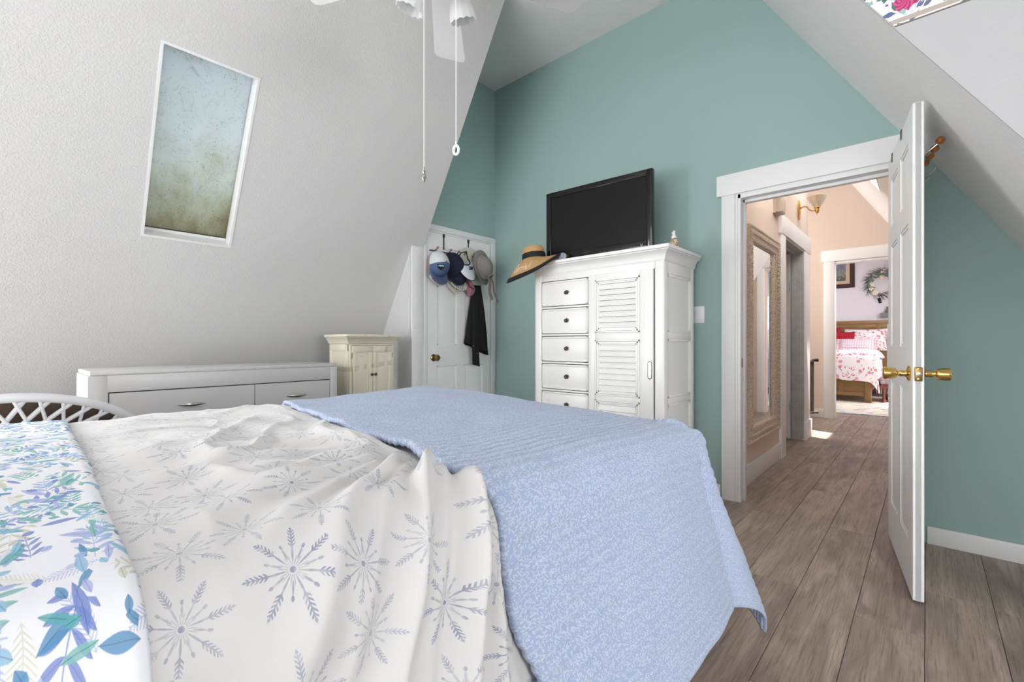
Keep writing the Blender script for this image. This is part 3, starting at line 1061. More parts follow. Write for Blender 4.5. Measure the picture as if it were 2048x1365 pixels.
# ------------------------------------------------------------------ television
tvM = Matrix.Translation((-1.835, 2.955, 1.668)) @ Matrix.Rotation(R(3.0), 4, 'Z')
tv = thing('television', 'black flat screen television standing on top of the white armoire', 'television', M=tvM)
TW, TH = 0.443, 0.594
def screen_mat():
    n = newmat('dark_lcd_screen')
    n.bsdf.inputs['Base Color'].default_value = lin(17, 17, 18)
    n.bsdf.inputs['Roughness'].default_value = 0.22
    n.bsdf.inputs['Specular IOR Level'].default_value = 0.3
    return n.m
b = B()
z0, z1 = 0.045, TH
b.box(-TW, -TW + 0.042, -0.02, 0.02, z0, z1, 0.005, 3); b.box(TW - 0.042, TW, -0.02, 0.02, z0, z1, 0.005, 3)
b.box(-TW + 0.04, TW - 0.04, -0.0195, 0.02, z1 - 0.044, z1, 0.005, 3); b.box(-TW + 0.04, TW - 0.04, -0.0195, 0.02, z0, z0 + 0.058, 0.005, 3)
b.box(-TW + 0.02, TW - 0.02, 0.0, 0.06, z0 + 0.02, z1 - 0.02, 0.012, 3)
obj('bezel', b, mat('gloss_black_bezel', (10, 10, 11), 0.12, vary=0.0), tv)
b = B(); b.box(-TW + 0.040, TW - 0.040, -0.013, -0.008, z0 + 0.055, z1 - 0.042); obj('screen', b, screen_mat(), tv)
b = B(); b.lathe([(0.001, 0.0), (0.19, 0.0), (0.19, 0.008), (0.17, 0.014), (0.05, 0.02), (0.045, 0.07), (0.001, 0.07)], 28, M=Matrix.Translation((0, 0.02, 0)) @ Matrix.Diagonal((1.35, 0.62, 1, 1))); obj('stand', b, M_black, tv)
M_dim = mat('dim_grey_print', (86, 86, 90), 0.5, vary=0.0)
text_mesh('badge', 'VIZIO', 0.018, tvM @ Matrix.Translation((-0.075, -0.0203, z0 + 0.031)) @ Matrix.Rotation(PI / 2, 4, 'X'), M_dim, tv, 0.0004)
text_mesh('caption', 'FULL HDTV  1080p', 0.012, tvM @ Matrix.Translation((-0.35, -0.0203, z0 + 0.030)) @ Matrix.Rotation(PI / 2, 4, 'X'), M_dim, tv, 0.0004)
text_mesh('emblem', 'V', 0.030, tvM @ Matrix.Translation((0.365, -0.0205, z0 + 0.024)) @ Matrix.Rotation(PI / 2, 4, 'X'), M_chrome, tv, 0.0008)

# cable and cloth headband lying in front of the screen
b = B()
b.tube([(-1.93 + 0.21 * k / 14, 2.86 - 0.02 * math.sin(PI * k / 14), 1.672 + 0.085 * math.sin(PI * k / 14)) for k in range(15)], 0.0022, 6)
setp(obj('cable', b, M_cord, None), 'thin black cable arching up in front of the television screen', 'cable')
M_band = mat('grey_blue_satin', (150, 156, 170), 0.45, vary=0.15, vscale=60, bump=(120, 0.4, 0.002))
b = B()
def lump(c, rx, ry, rz_, seed):
    def f(u, v):
        a, t = 2 * PI * u, PI * v
        k = 1 + 0.22 * math.sin(5 * a + seed) * math.sin(t)
        return Vector((c[0] + rx * k * math.cos(a) * math.sin(t), c[1] + ry * k * math.sin(a) * math.sin(t), c[2] + rz_ * math.cos(t)))
    b.surf(f, 20, 8)
lump((-2.09, 2.735, 1.689), 0.034, 0.026, 0.021, 0.4)
lump((-1.985, 2.735, 1.696), 0.028, 0.022, 0.028, 1.4)
b.tube([(-2.07, 2.735, 1.684), (-2.035, 2.725, 1.678), (-2.0, 2.735, 1.686)], [0.012, 0.009, 0.012], 8)
setp(obj('headband', b, M_band, None), 'crumpled grey satin headband lying on the armoire before the television', 'headband')

# spray bottle filled with shells
bot = thing('spray_bottle', 'small clear bottle of shells with white spray cap on armoire edge', 'bottle', M=Matrix.Translation((-1.245, 2.97, 1.668)) @ Matrix.Scale(1.1, 4))
def shells_mat():
    n = newmat('shell_filled_glass')
    v = n.coord('Object')
    vo = n.new('ShaderNodeTexVoronoi'); vo.inputs['Scale'].default_value = 85
    n.nt.links.new(v, vo.inputs['Vector'])
    c = n.new('ShaderNodeSeparateColor'); n.nt.links.new(vo.outputs['Color'], c.inputs[0])
    col = n.ramp(X(n.nt, c.outputs[0]), [(0.0, lin(92, 76, 64)), (0.3, lin(196, 176, 150)), (0.55, lin(226, 214, 196)), (0.8, lin(150, 120, 98))])
    n.base(col)
    n.bsdf.inputs['Roughness'].default_value = 0.12
    n.bsdf.inputs['Coat Weight'].default_value = 0.6
    return n.m
M_cap = mat('white_plastic', (232, 234, 236), 0.35, vary=0.02)
b = B(); b.lathe([(0.001, 0), (0.027, 0), (0.030, 0.004), (0.030, 0.056), (0.027, 0.066), (0.016, 0.076), (0.012, 0.08), (0.001, 0.08)], 20); obj('bottle_body', b, shells_mat(), bot)
b = B(); b.lathe([(0.001, 0.078), (0.0155, 0.078), (0.0155, 0.092), (0.010, 0.096), (0.008, 0.104), (0.0075, 0.118), (0.006, 0.124), (0.001, 0.124)], 16); b.box(-0.014, 0.0, -0.004, 0.004, 0.108, 0.116, 0.002); obj('spray_cap', b, M_cap, bot)

# straw sun hat hooked over the armoire's corner
def straw_mat():
    n = newmat('woven_straw')
    v = n.coord('Object')
    w = n.new('ShaderNodeTexWave'); w.inputs['Scale'].default_value = 60; w.inputs['Distortion'].default_value = 1.5
    n.nt.links.new(v, w.inputs['Vector'])
    f = X(n.nt, w.outputs['Fac'])
    n.base(n.mix(f * 0.6 + n.noise(v, 40.0) * 0.4, lin(172, 128, 82), lin(208, 168, 118)))
    n.bsdf.inputs['Roughness'].default_value = 0.8
    n.bump(f, 0.3, 0.002)
    return n.m
M_straw = straw_mat()
M_blackcloth = mat('black_ribbon', (17, 17, 21), 0.75, vary=0.1, vscale=50, bump=(200, 0.2, 0.001))
hatM = Matrix.Translation((-2.262, 2.742, 1.705)) @ Matrix.Rotation(R(-6), 4, 'Y')
hat = thing('straw_hat', 'wide brimmed straw hat with black band drooping over the armoire corner', 'hat', M=hatM)
def brim_pt(a, t, lift=0.0):
    r = 0.088 + t * 0.175
    c = math.cos(a - R(255))                 # droops over the front corner, lies flat on the armoire behind
    dr = max(0.0, c + 0.30) / 1.30
    z = -0.185 * (t ** 1.15) * dr ** 1.1 + 0.010 * t * math.sin(3 * a + 0.6) - 0.02 * t * (1 - dr) + lift
    rr = r * (1.0 - 0.20 * t * dr)
    return Vector((rr * 1.04 * math.cos(a), rr * 0.97 * math.sin(a), z))
b = B(); b.solid(lambda u, v: brim_pt(2 * PI * u, v), 64, 10, 0.003); obj('brim', b, M_straw, hat)
b = B(); b.solid(lambda u, v: brim_pt(2 * PI * u, 0.84 + 0.175 * v, 0.002), 64, 3, 0.007); obj('brim_binding', b, M_blackcloth, hat)
b = B(); b.lathe([(0.090, -0.004), (0.089, 0.02), (0.086, 0.055), (0.081, 0.082), (0.071, 0.097), (0.05, 0.104), (0.001, 0.102)], 36, M=Matrix.Diagonal((1.05, 0.95, 1, 1))); obj('crown', b, M_straw, hat)
b = B(); b.lathe([(0.0915, 0.004), (0.0925, 0.008), (0.0895, 0.046), (0.086, 0.049), (0.086, 0.004)], 36, M=Matrix.Diagonal((1.05, 0.95, 1, 1))); obj('hat_band', b, M_blackcloth, hat)
# looping white stitched script on the brim
b = B()
M_thread = mat('white_thread', (236, 226, 206), 0.7, vary=0.05)
L = []
def scr(path):
    pts = []
    for (q, t) in path:
        p = brim_pt(R(236 + 66 * q), 0.74 - 0.46 * t, 0.0045)
        pts.append(p)
    b.tube(pts, 0.0021, 6)
def loop(q0, w, h, base=0.1, n=12, a0=0.0, a1=2 * PI):
    return [(q0 + w * math.cos(a0 + (a1 - a0) * k / n), base + h / 2 + h / 2 * math.sin(a0 + (a1 - a0) * k / n)) for k in range(n + 1)]
scr(loop(0.14, 0.075, 0.85, 0.12, 16, 0.3, 5.6))                       # C
scr(loop(0.30, 0.045, 0.42, 0.12))                                     # o
scr([(0.36, 0.50), (0.385, 0.54), (0.40, 0.14), (0.41, 0.46), (0.46, 0.52)])   # r
scr([(0.48, 0.50), (0.505, 0.54), (0.52, 0.14), (0.53, 0.46), (0.58, 0.52)])   # r
scr([(0.62, 0.52), (0.625, 0.14), (0.66, 0.2)])                        # i
scr([(0.625, 0.72), (0.63, 0.76)])
scr([(0.69, 0.3), (0.75, 0.36), (0.76, 0.5), (0.72, 0.54), (0.695, 0.32), (0.73, 0.12), (0.80, 0.2)])   # e
scr([(0.86, 0.52), (0.865, 0.14), (0.90, 0.24), (0.95, 0.9)])
obj('script', b, M_thread, hat, label='white stitched script')

# light switch
sw = thing('light_switch', 'white rocker light switch on the teal wall beside the door casing', 'switch', (-1.185, YW, 1.257))
b = B(); b.box(-0.037, 0.037, -0.006, 0.0, -0.059, 0.059, 0.003); obj('plate', b, M_cap, sw)
b = B(); b.box(-0.0165, 0.0165, -0.0095, -0.005, -0.033, 0.033, 0.0015); obj('rocker', b, M_cap, sw)

# wire loop hanging behind the armoire's left side
b = B(); b.tube([(-2.262, 3.06, 1.30), (-2.285, 3.04, 1.27), (-2.283, 3.03, 1.16), (-2.262, 3.04, 1.11)], 0.003, 6)
setp(obj('wire', b, M_cord, None), 'short black wire looping out behind the left side of armoire', 'wire')

# ------------------------------------------------------------------ dresser (front faces roughly +x, turned a little)
FL, FR_ = Vector((-2.95, 0.245, 0)), Vector((-2.97, 1.495, 0))
dY = (FR_ - FL); DW = dY.length
MD = Matrix.Translation(FL) @ Matrix.Rotation(math.atan2(dY.y, dY.x), 4, 'Z')     # local x along the front, local y towards the wall
drs = thing('dresser', 'long low grey-white dresser with oval metal pulls under the sloping wall', 'dresser', M=MD)
DD, DH = 0.44, 0.92
b = B()
b.box(0.0, 0.075, 0, DD, 0, DH - 0.022, 0.003); b.box(DW - 0.048, DW, 0, DD, 0, DH - 0.022, 0.003)
b.box(0.07, DW - 0.045, 0.022, DD, 0.08, DH - 0.024)
b.box(0.07, DW - 0.045, 0.0, 0.03, DH - 0.105, DH - 0.022, 0.002); b.box(0.07, DW - 0.045, 0.0, 0.03, 0.05, 0.11, 0.002)
obj('carcass', b, M_drs, drs)
b = B(); b.box(0.006, DW - 0.004, 0.003, DD - 0.002, DH - 0.022, DH, 0.006, 3); obj('top', b, M_drs, drs)
b = B(); b.box(0.075, DW - 0.048, 0.0205, 0.0235, 0.11, DH - 0.105); obj('gap_shade', b, M_gap_shade, drs)  # dark sheet painted as shade between the drawers
split = 0.735
for r in range(3):
    z1 = DH - 0.110 - r * 0.236
    z0 = z1 - 0.231
    for (x0, x1) in ((0.0785, split - 0.0018), (split + 0.0018, DW - 0.0515)):
        b = B(); b.box(x0, x1, 0.003, 0.022, z0, z1, 0.0015, 1); dr = obj('drawer', b, M_drs, drs)
        xc, zc = (x0 + x1) / 2 + 0.012, (z0 + z1) / 2 + 0.03
        b = B()
        n_ = 14
        b.loft([[(xc - 0.064 + 0.128 * i / n_, 0.003 - 0.016 * math.sin(PI * i / n_) + 0.004 * math.cos(a), zc + (0.0015 + 0.0085 * math.sin(PI * i / n_)) * math.sin(a)) for a in [2 * PI * k / 10 for k in range(10)]] for i in range(n_ + 1)])
        obj('pull', b, M_chrome, dr)

# ------------------------------------------------------------------ small cream cabinet (front faces +x)
CX, CY0, CY1 = -3.10, 1.655, 2.025
cab = thing('small_cabinet', 'narrow worn cream cabinet with two doors between dresser and closet door', 'cabinet', M=Matrix.Translation((CX, CY0, 0)))
CWd, CDp, CHt = CY1 - CY0, 0.30, 1.122
b = B()
b.box(-CDp, -0.018, 0, CWd, 0.04, 1.05)
b.box(-0.03, 0.0, 0, 0.018, 0.0, 1.052, 0.002); b.box(-0.03, 0.0, CWd - 0.018, CWd, 0.0, 1.052, 0.002); b.box(-0.03, 0.0, 0.018, CWd - 0.018, 0.0, 0.10); b.box(-0.03, 0.0, 0.018, CWd - 0.018, 1.04, 1.052)
b.box(-CDp, -CDp + 0.03, 0, CWd, 0, 0.06); b.box(-CDp, 0, 0, 0.016, 0, 0.06); b.box(-CDp, 0, CWd - 0.016, CWd, 0, 0.06)
for (x0, x1, z0, z1) in ((-CDp, -0.05, 0.06, 0.12), (-CDp, -0.05, 1.0, 1.05), (-CDp, -CDp + 0.05, 0.1, 1.0), (-0.08, -0.018, 0.1, 1.0)):
    b.box(x0, x1, -0.006, 0.0, z0, z1, 0.002)
    b.box(x0, x1, CWd, CWd + 0.006, z0, z1, 0.002)
obj('carcass', b, M_cream, cab)
b = B()
prof = [(0.0, 1.05), (0.006, 1.054), (0.012, 1.07), (0.026, 1.09), (0.034, 1.096), (0.034, 1.1)]
b.loft([[(p, -p - 0.006, z), (p, CWd + p + 0.006, z), (-CDp, CWd + p + 0.006, z), (-CDp, -p - 0.006, z)] for p, z in prof])
obj('crown_moulding', b, M_cream, cab)
b = B(); b.box(-CDp - 0.005, 0.044, -0.048, CWd + 0.048, 1.102, CHt, 0.006, 3); obj('top', b, M_cream, cab)
for (y0, y1, kn) in ((0.02, CWd / 2 - 0.0012, -1), (CWd / 2 + 0.0012, CWd - 0.02, 1)):
    b = B(); b.box(-0.018, 0.0, y0, y1, 0.105, 1.037, 0.002)
    for (a0, a1, c0, c1) in ((y0, y1, 0.105, 0.16), (y0, y1, 0.99, 1.037), (y0, y0 + 0.032, 0.16, 0.99), (y1 - 0.032, y1, 0.16, 0.99)):
        b.box(-0.002, 0.007, a0, a1, c0, c1, 0.002, 2)
    cd = obj('door', b, M_cream, cab)
    b = B(); yk = (y1 - 0.014) if kn < 0 else (y0 + 0.014)
    b.lathe([(0.001, 0), (0.006, 0), (0.005, 0.008), (0.009, 0.013), (0.011, 0.019), (0.007, 0.024), (0.001, 0.025)], 14, M=Matrix.Translation((0.006, yk, 0.822)) @ Matrix.Rotation(PI / 2, 4, 'Y')); obj('knob', b, M_pewter, cd)
    for zz in (0.25, 0.945):
        b = B(); yh = y0 - 0.001 if kn < 0 else y1 + 0.001
        b.tube([(0.003, yh, zz), (0.003, yh, zz + 0.04)], 0.0045, 8); obj('hinge', b, M_pewter, cd)

# ------------------------------------------------------------------ white rattan chair beyond the bed
M_rat = mat('white_painted_rattan', (228, 228, 230), 0.4, vary=0.04, vscale=20, bump=(40, 0.1, 0.002))
M_brown = mat('brown_wall_shade_and_cushion', (92, 76, 66), 0.85, vary=0.12, vscale=60, bump=(160, 0.5, 0.004))  # brown of the seat cushion and of the painted wall shade
ch = thing('rattan_chair', 'white rattan chair with arched lattice back and brown shade panel beyond the bed', 'chair', M=Matrix.Translation((-2.60, -0.02, 0)))
cR = 0.445
def hoop(t, rr=1.0, x=0.15):
    """t from 0 (right foot of the arch) to 1 (left foot); arch plane faces +x"""
    a = PI * t
    return Vector((x - 0.16 * (math.cos(a) ** 2), 0.01 + cR * rr * math.cos(a), 0.505 + (0.352 * rr) * math.sin(a) ** 0.85))
N_ = 40
b = B(); b.tube([hoop(k / N_) for k in range(N_ + 1)], 0.0175, 12); obj('back_hoop', b, M_rat, ch)
b = B(); b.tube([hoop(k / N_, 0.62) for k in range(N_ + 1)], 0.011, 10); obj('inner_hoop', b, M_rat, ch)
b = B()
ns = 20
for k in range(ns):
    t0, t1 = 0.5 / ns + (k / ns) * 0.98, 0.5 / ns + ((k + 1.5) / ns) * 0.98
    if t1 < 1:
        b.tube([hoop(t0, 0.99), hoop(t1, 0.62)], 0.0085, 8)
        b.tube([hoop(t1, 0.99) + Vector((0.006, 0, 0)), hoop(t0, 0.62) + Vector((0.006, 0, 0))], 0.0058, 8)
obj('lattice', b, M_rat, ch)
b = B()
b.tube([(0.25 * math.cos(a) - 0.03, 0.01 + 0.42 * math.sin(a), 0.42) for a in [2 * PI * k / 40 for k in range(40)]], 0.018, 10, closed=True)
b.tube([(0.22 * math.cos(a) - 0.03, 0.01 + 0.36 * math.sin(a), 0.12) for a in [2 * PI * k / 40 for k in range(40)]], 0.012, 8, closed=True)
obj('seat_ring', b, M_rat, ch)
for sx, sy in ((1, 1), (1, -1), (-1, 1), (-1, -1)):
    b = B(); b.tube([(-0.03 + sx * 0.17, 0.01 + sy * 0.30, 0.43), (-0.03 + sx * 0.19, 0.01 + sy * 0.33, 0.0)], 0.017, 10); obj('leg', b, M_rat, ch)
b = B()
def shade_back(u, v):
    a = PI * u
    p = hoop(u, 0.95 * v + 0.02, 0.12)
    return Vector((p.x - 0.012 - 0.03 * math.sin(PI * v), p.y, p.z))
b.solid(shade_back, 30, 8, 0.02); obj('back_shade_panel', b, M_brown, ch, label='brown panel imitating shaded wall behind the lattice')  # brown panel added to imitate shaded wall seen through the lattice
b = B(); b.lathe([(0.001, 0.42), (0.30, 0.42), (0.33, 0.44), (0.33, 0.47), (0.28, 0.50), (0.001, 0.515)], 30, M=Matrix.Translation((-0.03, 0.01, 0)) @ Matrix.Diagonal((0.70, 1.15, 1, 1))); obj('seat_cushion', b, M_brown, ch, label='brown woven seat cushion')

# ------------------------------------------------------------------ ceiling fan
FX, FY = -1.29, 1.04
fan = thing('ceiling_fan', 'white ceiling fan with tulip glass shades hanging above the bed', 'ceiling fan', (FX, FY, ZC))
M_fan = mat('white_enamel', (226, 226, 226), 0.4, vary=0.02)
M_shade = newmat('frosted_white_glass')
_d = M_shade.new('ShaderNodeBsdfDiffuse'); _t = M_shade.new('ShaderNodeBsdfTranslucent'); _m = M_shade.new('ShaderNodeMixShader')
_d.inputs[0].default_value = (0.78, 0.78, 0.78, 1); _t.inputs[0].default_value = (0.85, 0.85, 0.85, 1); _m.inputs[0].default_value = 0.5
M_shade.nt.links.new(_d.outputs[0], _m.inputs[1]); M_shade.nt.links.new(_t.outputs[0], _m.inputs[2]); M_shade.nt.links.new(_m.outputs[0], M_shade.out.inputs[0])
M_shade = M_shade.m
ZB = 2.435
b = B(); b.lathe([(0.001, 0), (0.07, 0), (0.068, -0.03), (0.03, -0.06), (0.001, -0.06)], 24); obj('canopy', b, M_fan, fan)
b = B(); b.tube([(0, 0, -0.05), (0, 0, ZB - ZC + 0.16)], 0.013, 12); obj('downrod', b, M_fan, fan)
b = B(); zz = ZB - ZC
b.lathe([(0.001, zz + 0.17), (0.03, zz + 0.165), (0.06, zz + 0.14), (0.105, zz + 0.11), (0.115, zz + 0.06), (0.10, zz + 0.02), (0.06, zz), (0.055, zz - 0.04), (0.001, zz - 0.045)], 28); obj('motor_housing', b, M_fan, fan)
for k in range(5):
    a = R(136.8 + 72 * k)
    M = Matrix.Translation((0, 0, zz)) @ Matrix.Rotation(a, 4, 'Z') @ Matrix.Rotation(R(11), 4, 'X')
    b = B()
    L0, L1 = 0.17, 0.575
    out = []
    for i in range(9):
        t = i / 8
        out.append((L0 + (L1 - 0.03 - L0) * t, 0.052 + 0.022 * t))
    out += [(L1 - 0.008, 0.068), (L1, 0.05)]
    poly = [(x, y) for x, y in out] + [(x, -y) for x, y in reversed(out)]
    b.prism(poly, 'z', -0.004, 0.004, M=M)
    bl = obj('blade', b, M_fan, fan)
    b = B(); b.box(0.09, 0.21, -0.02, 0.02, 0.004, 0.010, 0.002, M=M); obj('blade_bracket', b, M_fan, bl)
b = B(); b.lathe([(0.001, zz - 0.03), (0.052, zz - 0.035), (0.06, zz - 0.06), (0.04, zz - 0.085), (0.001, zz - 0.09)], 20); obj('light_fitter', b, M_fan, fan)
for k in range(4):
    a = R(105 + 90 * k)
    tip = Vector((0.105 * math.cos(a), 0.105 * math.sin(a), zz - 0.035))
    b = B(); b.tube([(0.045 * math.cos(a), 0.045 * math.sin(a), zz - 0.06), tip * 0.7 + Vector((0, 0, (zz - 0.035) * 0.3)), tip], 0.008, 8); b.ball(tip, 0.019, 10); arm_ = obj('shade_arm', b, M_fan, fan)
    ax = Vector((math.cos(a) * 0.42, math.sin(a) * 0.42, -1)).normalized()
    Mx = Matrix.Translation(tip) @ ax.to_track_quat('Z', 'Y').to_matrix().to_4x4()
    b = B()
    def tul(u, v):
        th = 2 * PI * u
        r = 0.021 + 0.031 * v ** 0.75 + 0.004 * math.sin(PI * v)
        flute = 1 + 0.025 * v * math.cos(12 * th)
        return Vector((r * flute * math.cos(th), r * flute * math.sin(th), 0.005 + 0.10 * v + 0.0025 * v * v * math.cos(12 * th)))
    b.solid(tul, 72, 8, 0.003, M=Mx)
    obj('tulip_shade', b, M_shade, arm_)
for (wx, wy, wz, drop, kind) in ((-1.354, 1.012, 1.70, 0, 'bell'), (-1.268, 1.091, 1.79, 0, 'ring')):
    p = (wx - FX, wy - FY, wz - ZC)
    b = B(); b.tube([(p[0], p[1], zz - 0.08), p], 0.0016, 6)
    pc = obj('pull_cord', b, M_fan, fan)
    b = B()
    if kind == 'bell':
        b.lathe([(0.001, 0.0), (0.004, -0.002), (0.003, -0.014), (0.006, -0.018), (0.003, -0.026), (0.0075, -0.032), (0.009, -0.040), (0.005, -0.048), (0.003, -0.056), (0.001, -0.058)], 12, M=Matrix.Translation(p))
        obj('cord_pendant', b, M_chrome, pc)
    else:
        b.lathe([(0.001, 0.0), (0.003, -0.001), (0.003, -0.014), (0.001, -0.016)], 10, M=Matrix.Translation(p))
        b.tube([(p[0] + 0.012 * math.sin(t) * 0.7, p[1] + 0.012 * math.sin(t) * 0.4 , p[2] - 0.030 + 0.016 * math.cos(t)) for t in [2 * PI * k / 20 for k in range(20)]], 0.005, 8, closed=True)
        obj('cord_ring', b, M_cap, pc)

# ================================================================== things on the closet door
XD = -3.192     # face of the closet door
rk = thing('over_door_hook_rack', 'metal over-door hook rack hanging on the closet door behind the hats', 'hook rack', (XD, 2.75, 1.92))
for y in (2.60, 2.895):
    b = B()
    b.box(XD + 0.001, XD + 0.0035, y - 0.007, y + 0.007, 1.89, 2.03, 0.001); b.box(XD + 0.001, XD + 0.006, y - 0.012, y + 0.012, 2.0, 2.03, 0.001)
    b.box(XD - 0.036, XD + 0.004, y - 0.009, y + 0.009, 2.0285, 2.031)
    obj('bracket', b, M_steel, rk, world=True)
b = B(); b.tube([(XD + 0.008, 2.44, 1.865), (XD + 0.008, 3.06, 1.865)], 0.006, 8); obj('bar', b, M_steel, rk, world=True)
M_wood_ball = mat('varnished_wood_ball', (168, 104, 56), 0.35, vary=0.14, vscale=60)
M_tanpeg = mat('tan_wooden_peg', (150, 112, 82), 0.5, vary=0.1, vscale=60)
for y in (2.47, 2.62, 2.71, 2.79, 2.90, 3.02):
    b = B(); b.tube([(XD + 0.008, y, 1.865), (XD + 0.05, y, 1.86), (XD + 0.075, y, 1.875)], 0.0045, 8); hk = obj('hook', b, M_steel, rk, world=True)
    b = B(); b.ball((XD + 0.08, y, 1.88), 0.0115, 10); obj('peg_ball', b, M_tanpeg, hk, world=True)

M_capblue = mat('slate_blue_twill', (74, 92, 128), 0.85, vary=0.06, vscale=80, bump=(220, 0.25, 0.001))
M_capmesh = mat('pale_grey_mesh', (206, 208, 210), 0.85, vary=0.1, vscale=90, bump=(150, 0.5, 0.002))
M_navy = mat('navy_twill', (24, 28, 50), 0.9, vary=0.08, vscale=80, bump=(220, 0.25, 0.001))
M_visor = mat('white_twill', (218, 222, 232), 0.8, vary=0.04, vscale=80, bump=(220, 0.2, 0.001))
M_pink = mat('dusty_pink_cotton', (176, 122, 132), 0.9, vary=0.12, vscale=50, bump=(120, 0.4, 0.002))
M_red = mat('crimson_cotton', (196, 32, 66), 0.85, vary=0.1, vscale=60)
M_olive = mat('olive_lime_trim', (168, 176, 104), 0.8, vary=0.1, vscale=60)
M_cream_hat = mat('cream_felt', (208, 204, 192), 0.9, vary=0.06, vscale=30, bump=(160, 0.3, 0.001))
M_greyfelt = mat('grey_felt', (142, 138, 134), 0.95, vary=0.1, vscale=60, bump=(200, 0.4, 0.002))
M_greyrib = mat('taupe_ribbon', (150, 136, 132), 0.8, vary=0.1, vscale=40)
M_blackvel = mat('black_jersey', (14, 14, 16), 0.9, vary=0.15, vscale=30)


def leopard():
    n = newmat('black_speckled_white_cotton')
    v = n.coord('Object')
    vo = n.new('ShaderNodeTexVoronoi'); vo.inputs['Scale'].default_value = 95
    n.nt.links.new(v, vo.inputs['Vector'])
    d = X(n.nt, vo.outputs['Distance'])
    n.base(n.mix(d.sm(0.32, 0.42, 1.0, 0.0), lin(222, 220, 214), lin(34, 32, 34)))
    n.bsdf.inputs['Roughness'].default_value = 0.9
    return n.m


M_leo = leopard()


def dome(b, c, ax, rx, ry, rz, u0=0.0, u1=1.0, v0=0.0, v1=1.0, sq=2.0, n=24, th=0.003):
    """half ellipsoid bulging along +x of matrix ax; u runs round, v from rim to top"""
    def f(u, v):
        a = 2 * PI * (u0 + (u1 - u0) * u)
        t = PI / 2 * (v0 + (v1 - v0) * v)
        p = Vector((rx * math.sin(t), ry * math.cos(t) * math.cos(a), rz * math.cos(t) * math.sin(a)))
        return ax @ p
    b.solid(f, n, 8, th)


def brim_part(b, ax, r, ln, half, drop, lift=0.0, th=0.004):
    """curved cap peak: starts on the rim ellipse (r = ry, rz) round angle -90 deg and runs downwards"""
    def f(u, v):
        a = -PI / 2 + (u - 0.5) * 2 * half
        s = (u - 0.5) * 2
        reach = ln * v * (1 - 0.35 * s * s)
        return ax @ Vector((lift + drop * v * (1 - s * s) - 0.012 * s * s * v, r[0] * math.cos(a) * (1 + 0.06 * v), r[1] * math.sin(a) - reach))
    b.solid(f, 20, 6, th)


def cap_at(name, label, y, z, roll, mf, mb_, mbrim, sc=1.0, xo=0.0, rx=0.115, patch=None, group=None, ln=0.075):
    M = Matrix.Translation((XD + 0.035 + xo, y, z)) @ Matrix.Rotation(roll, 4, 'X') @ Matrix.Rotation(R(-10), 4, 'Y')
    t = thing(name, label, 'hat', M=M, group=group)
    I = Matrix.Diagonal((sc, sc, sc, 1))
    b = B(); dome(b, None, I, rx, 0.092, 0.10, 0.5, 1.0, 0, 1, n=24); obj('crown_front', b, mf, t)
    b = B(); dome(b, None, I, rx, 0.092, 0.13, 0.0, 0.5, 0, 1, n=24); obj('crown_back', b, mb_, t)
    b = B(); brim_part(b, I, (0.092, 0.098), ln, R(78), 0.035); obj('peak', b, mbrim, t)
    b = B(); b.ball((rx * sc, 0, 0.004), 0.008, 8); obj('button', b, mf, t)
    return t, M


# 1 slate-blue trucker cap with patch
t, M = cap_at('trucker_cap', 'slate blue trucker cap with pale mesh back and dark front patch, leftmost on the door', 2.475, 1.722, 0.0, M_capblue, M_capmesh, M_capblue, xo=0.045)
b = B()
Mp = Matrix.Translation((0.090, -0.046, -0.042)) @ Matrix.Rotation(R(-28), 4, 'Z') @ Matrix.Rotation(R(28), 4, 'Y')
b.prism([(-0.027, 0.022), (0.027, 0.022), (0.027, -0.008), (0.0, -0.028), (-0.027, -0.008)], 'x', 0, 0.005, M=Mp)
pt = obj('patch', b, M_blackcloth, t)
b = B(); b.prism([(-0.021, 0.004), (-0.012, 0.012), (0.0, 0.002), (0.008, 0.010), (0.021, 0.0), (0.021, 0.017), (-0.021, 0.017)], 'x', 0.0046, 0.0062, M=Mp); obj('emblem', b, mat('pale_teal_thread', (170, 206, 212), 0.8, vary=0.05), pt)

# 2 red and grey visor below it
t, M = cap_at('red_visor', 'crimson and grey cap showing below the slate blue trucker cap', 2.50, 1.675, R(4), M_red, M_red, M_capmesh, sc=0.86, xo=0.0, rx=0.06, ln=0.05)
# 3 olive trimmed cap
b = B(); brim_part(b, Matrix.Translation((XD + 0.05, 2.565, 1.70)) @ Matrix.Rotation(R(34), 4, 'X'), (0.05, 0.08), 0.045, R(60), 0.02)
setp(obj('lime_cap_peak', b, M_olive, None), 'olive and lime cap peak poking out right of the trucker cap', 'hat')
# 4 navy cap
cap_at('navy_cap', 'navy blue cap hanging between the trucker cap and the white visor', 2.655, 1.735, R(14), M_navy, M_navy, M_navy, xo=0.03, sc=1.02)
# 5 speckled cap
cap_at('speckled_cap', 'black and white speckled cap peak below the white visor', 2.72, 1.668, R(12), M_navy, M_navy, M_leo, sc=0.94, xo=0.012, ln=0.06)
# 6 off-white cap beneath
b = B(); brim_part(b, Matrix.Translation((XD + 0.03, 2.70, 1.66)) @ Matrix.Rotation(R(8), 4, 'X'), (0.085, 0.09), 0.07, R(75), 0.03)
setp(obj('off_white_peak', b, M_cream_hat, None), 'off-white cap peak lowest of the hats, under the speckled one', 'hat')
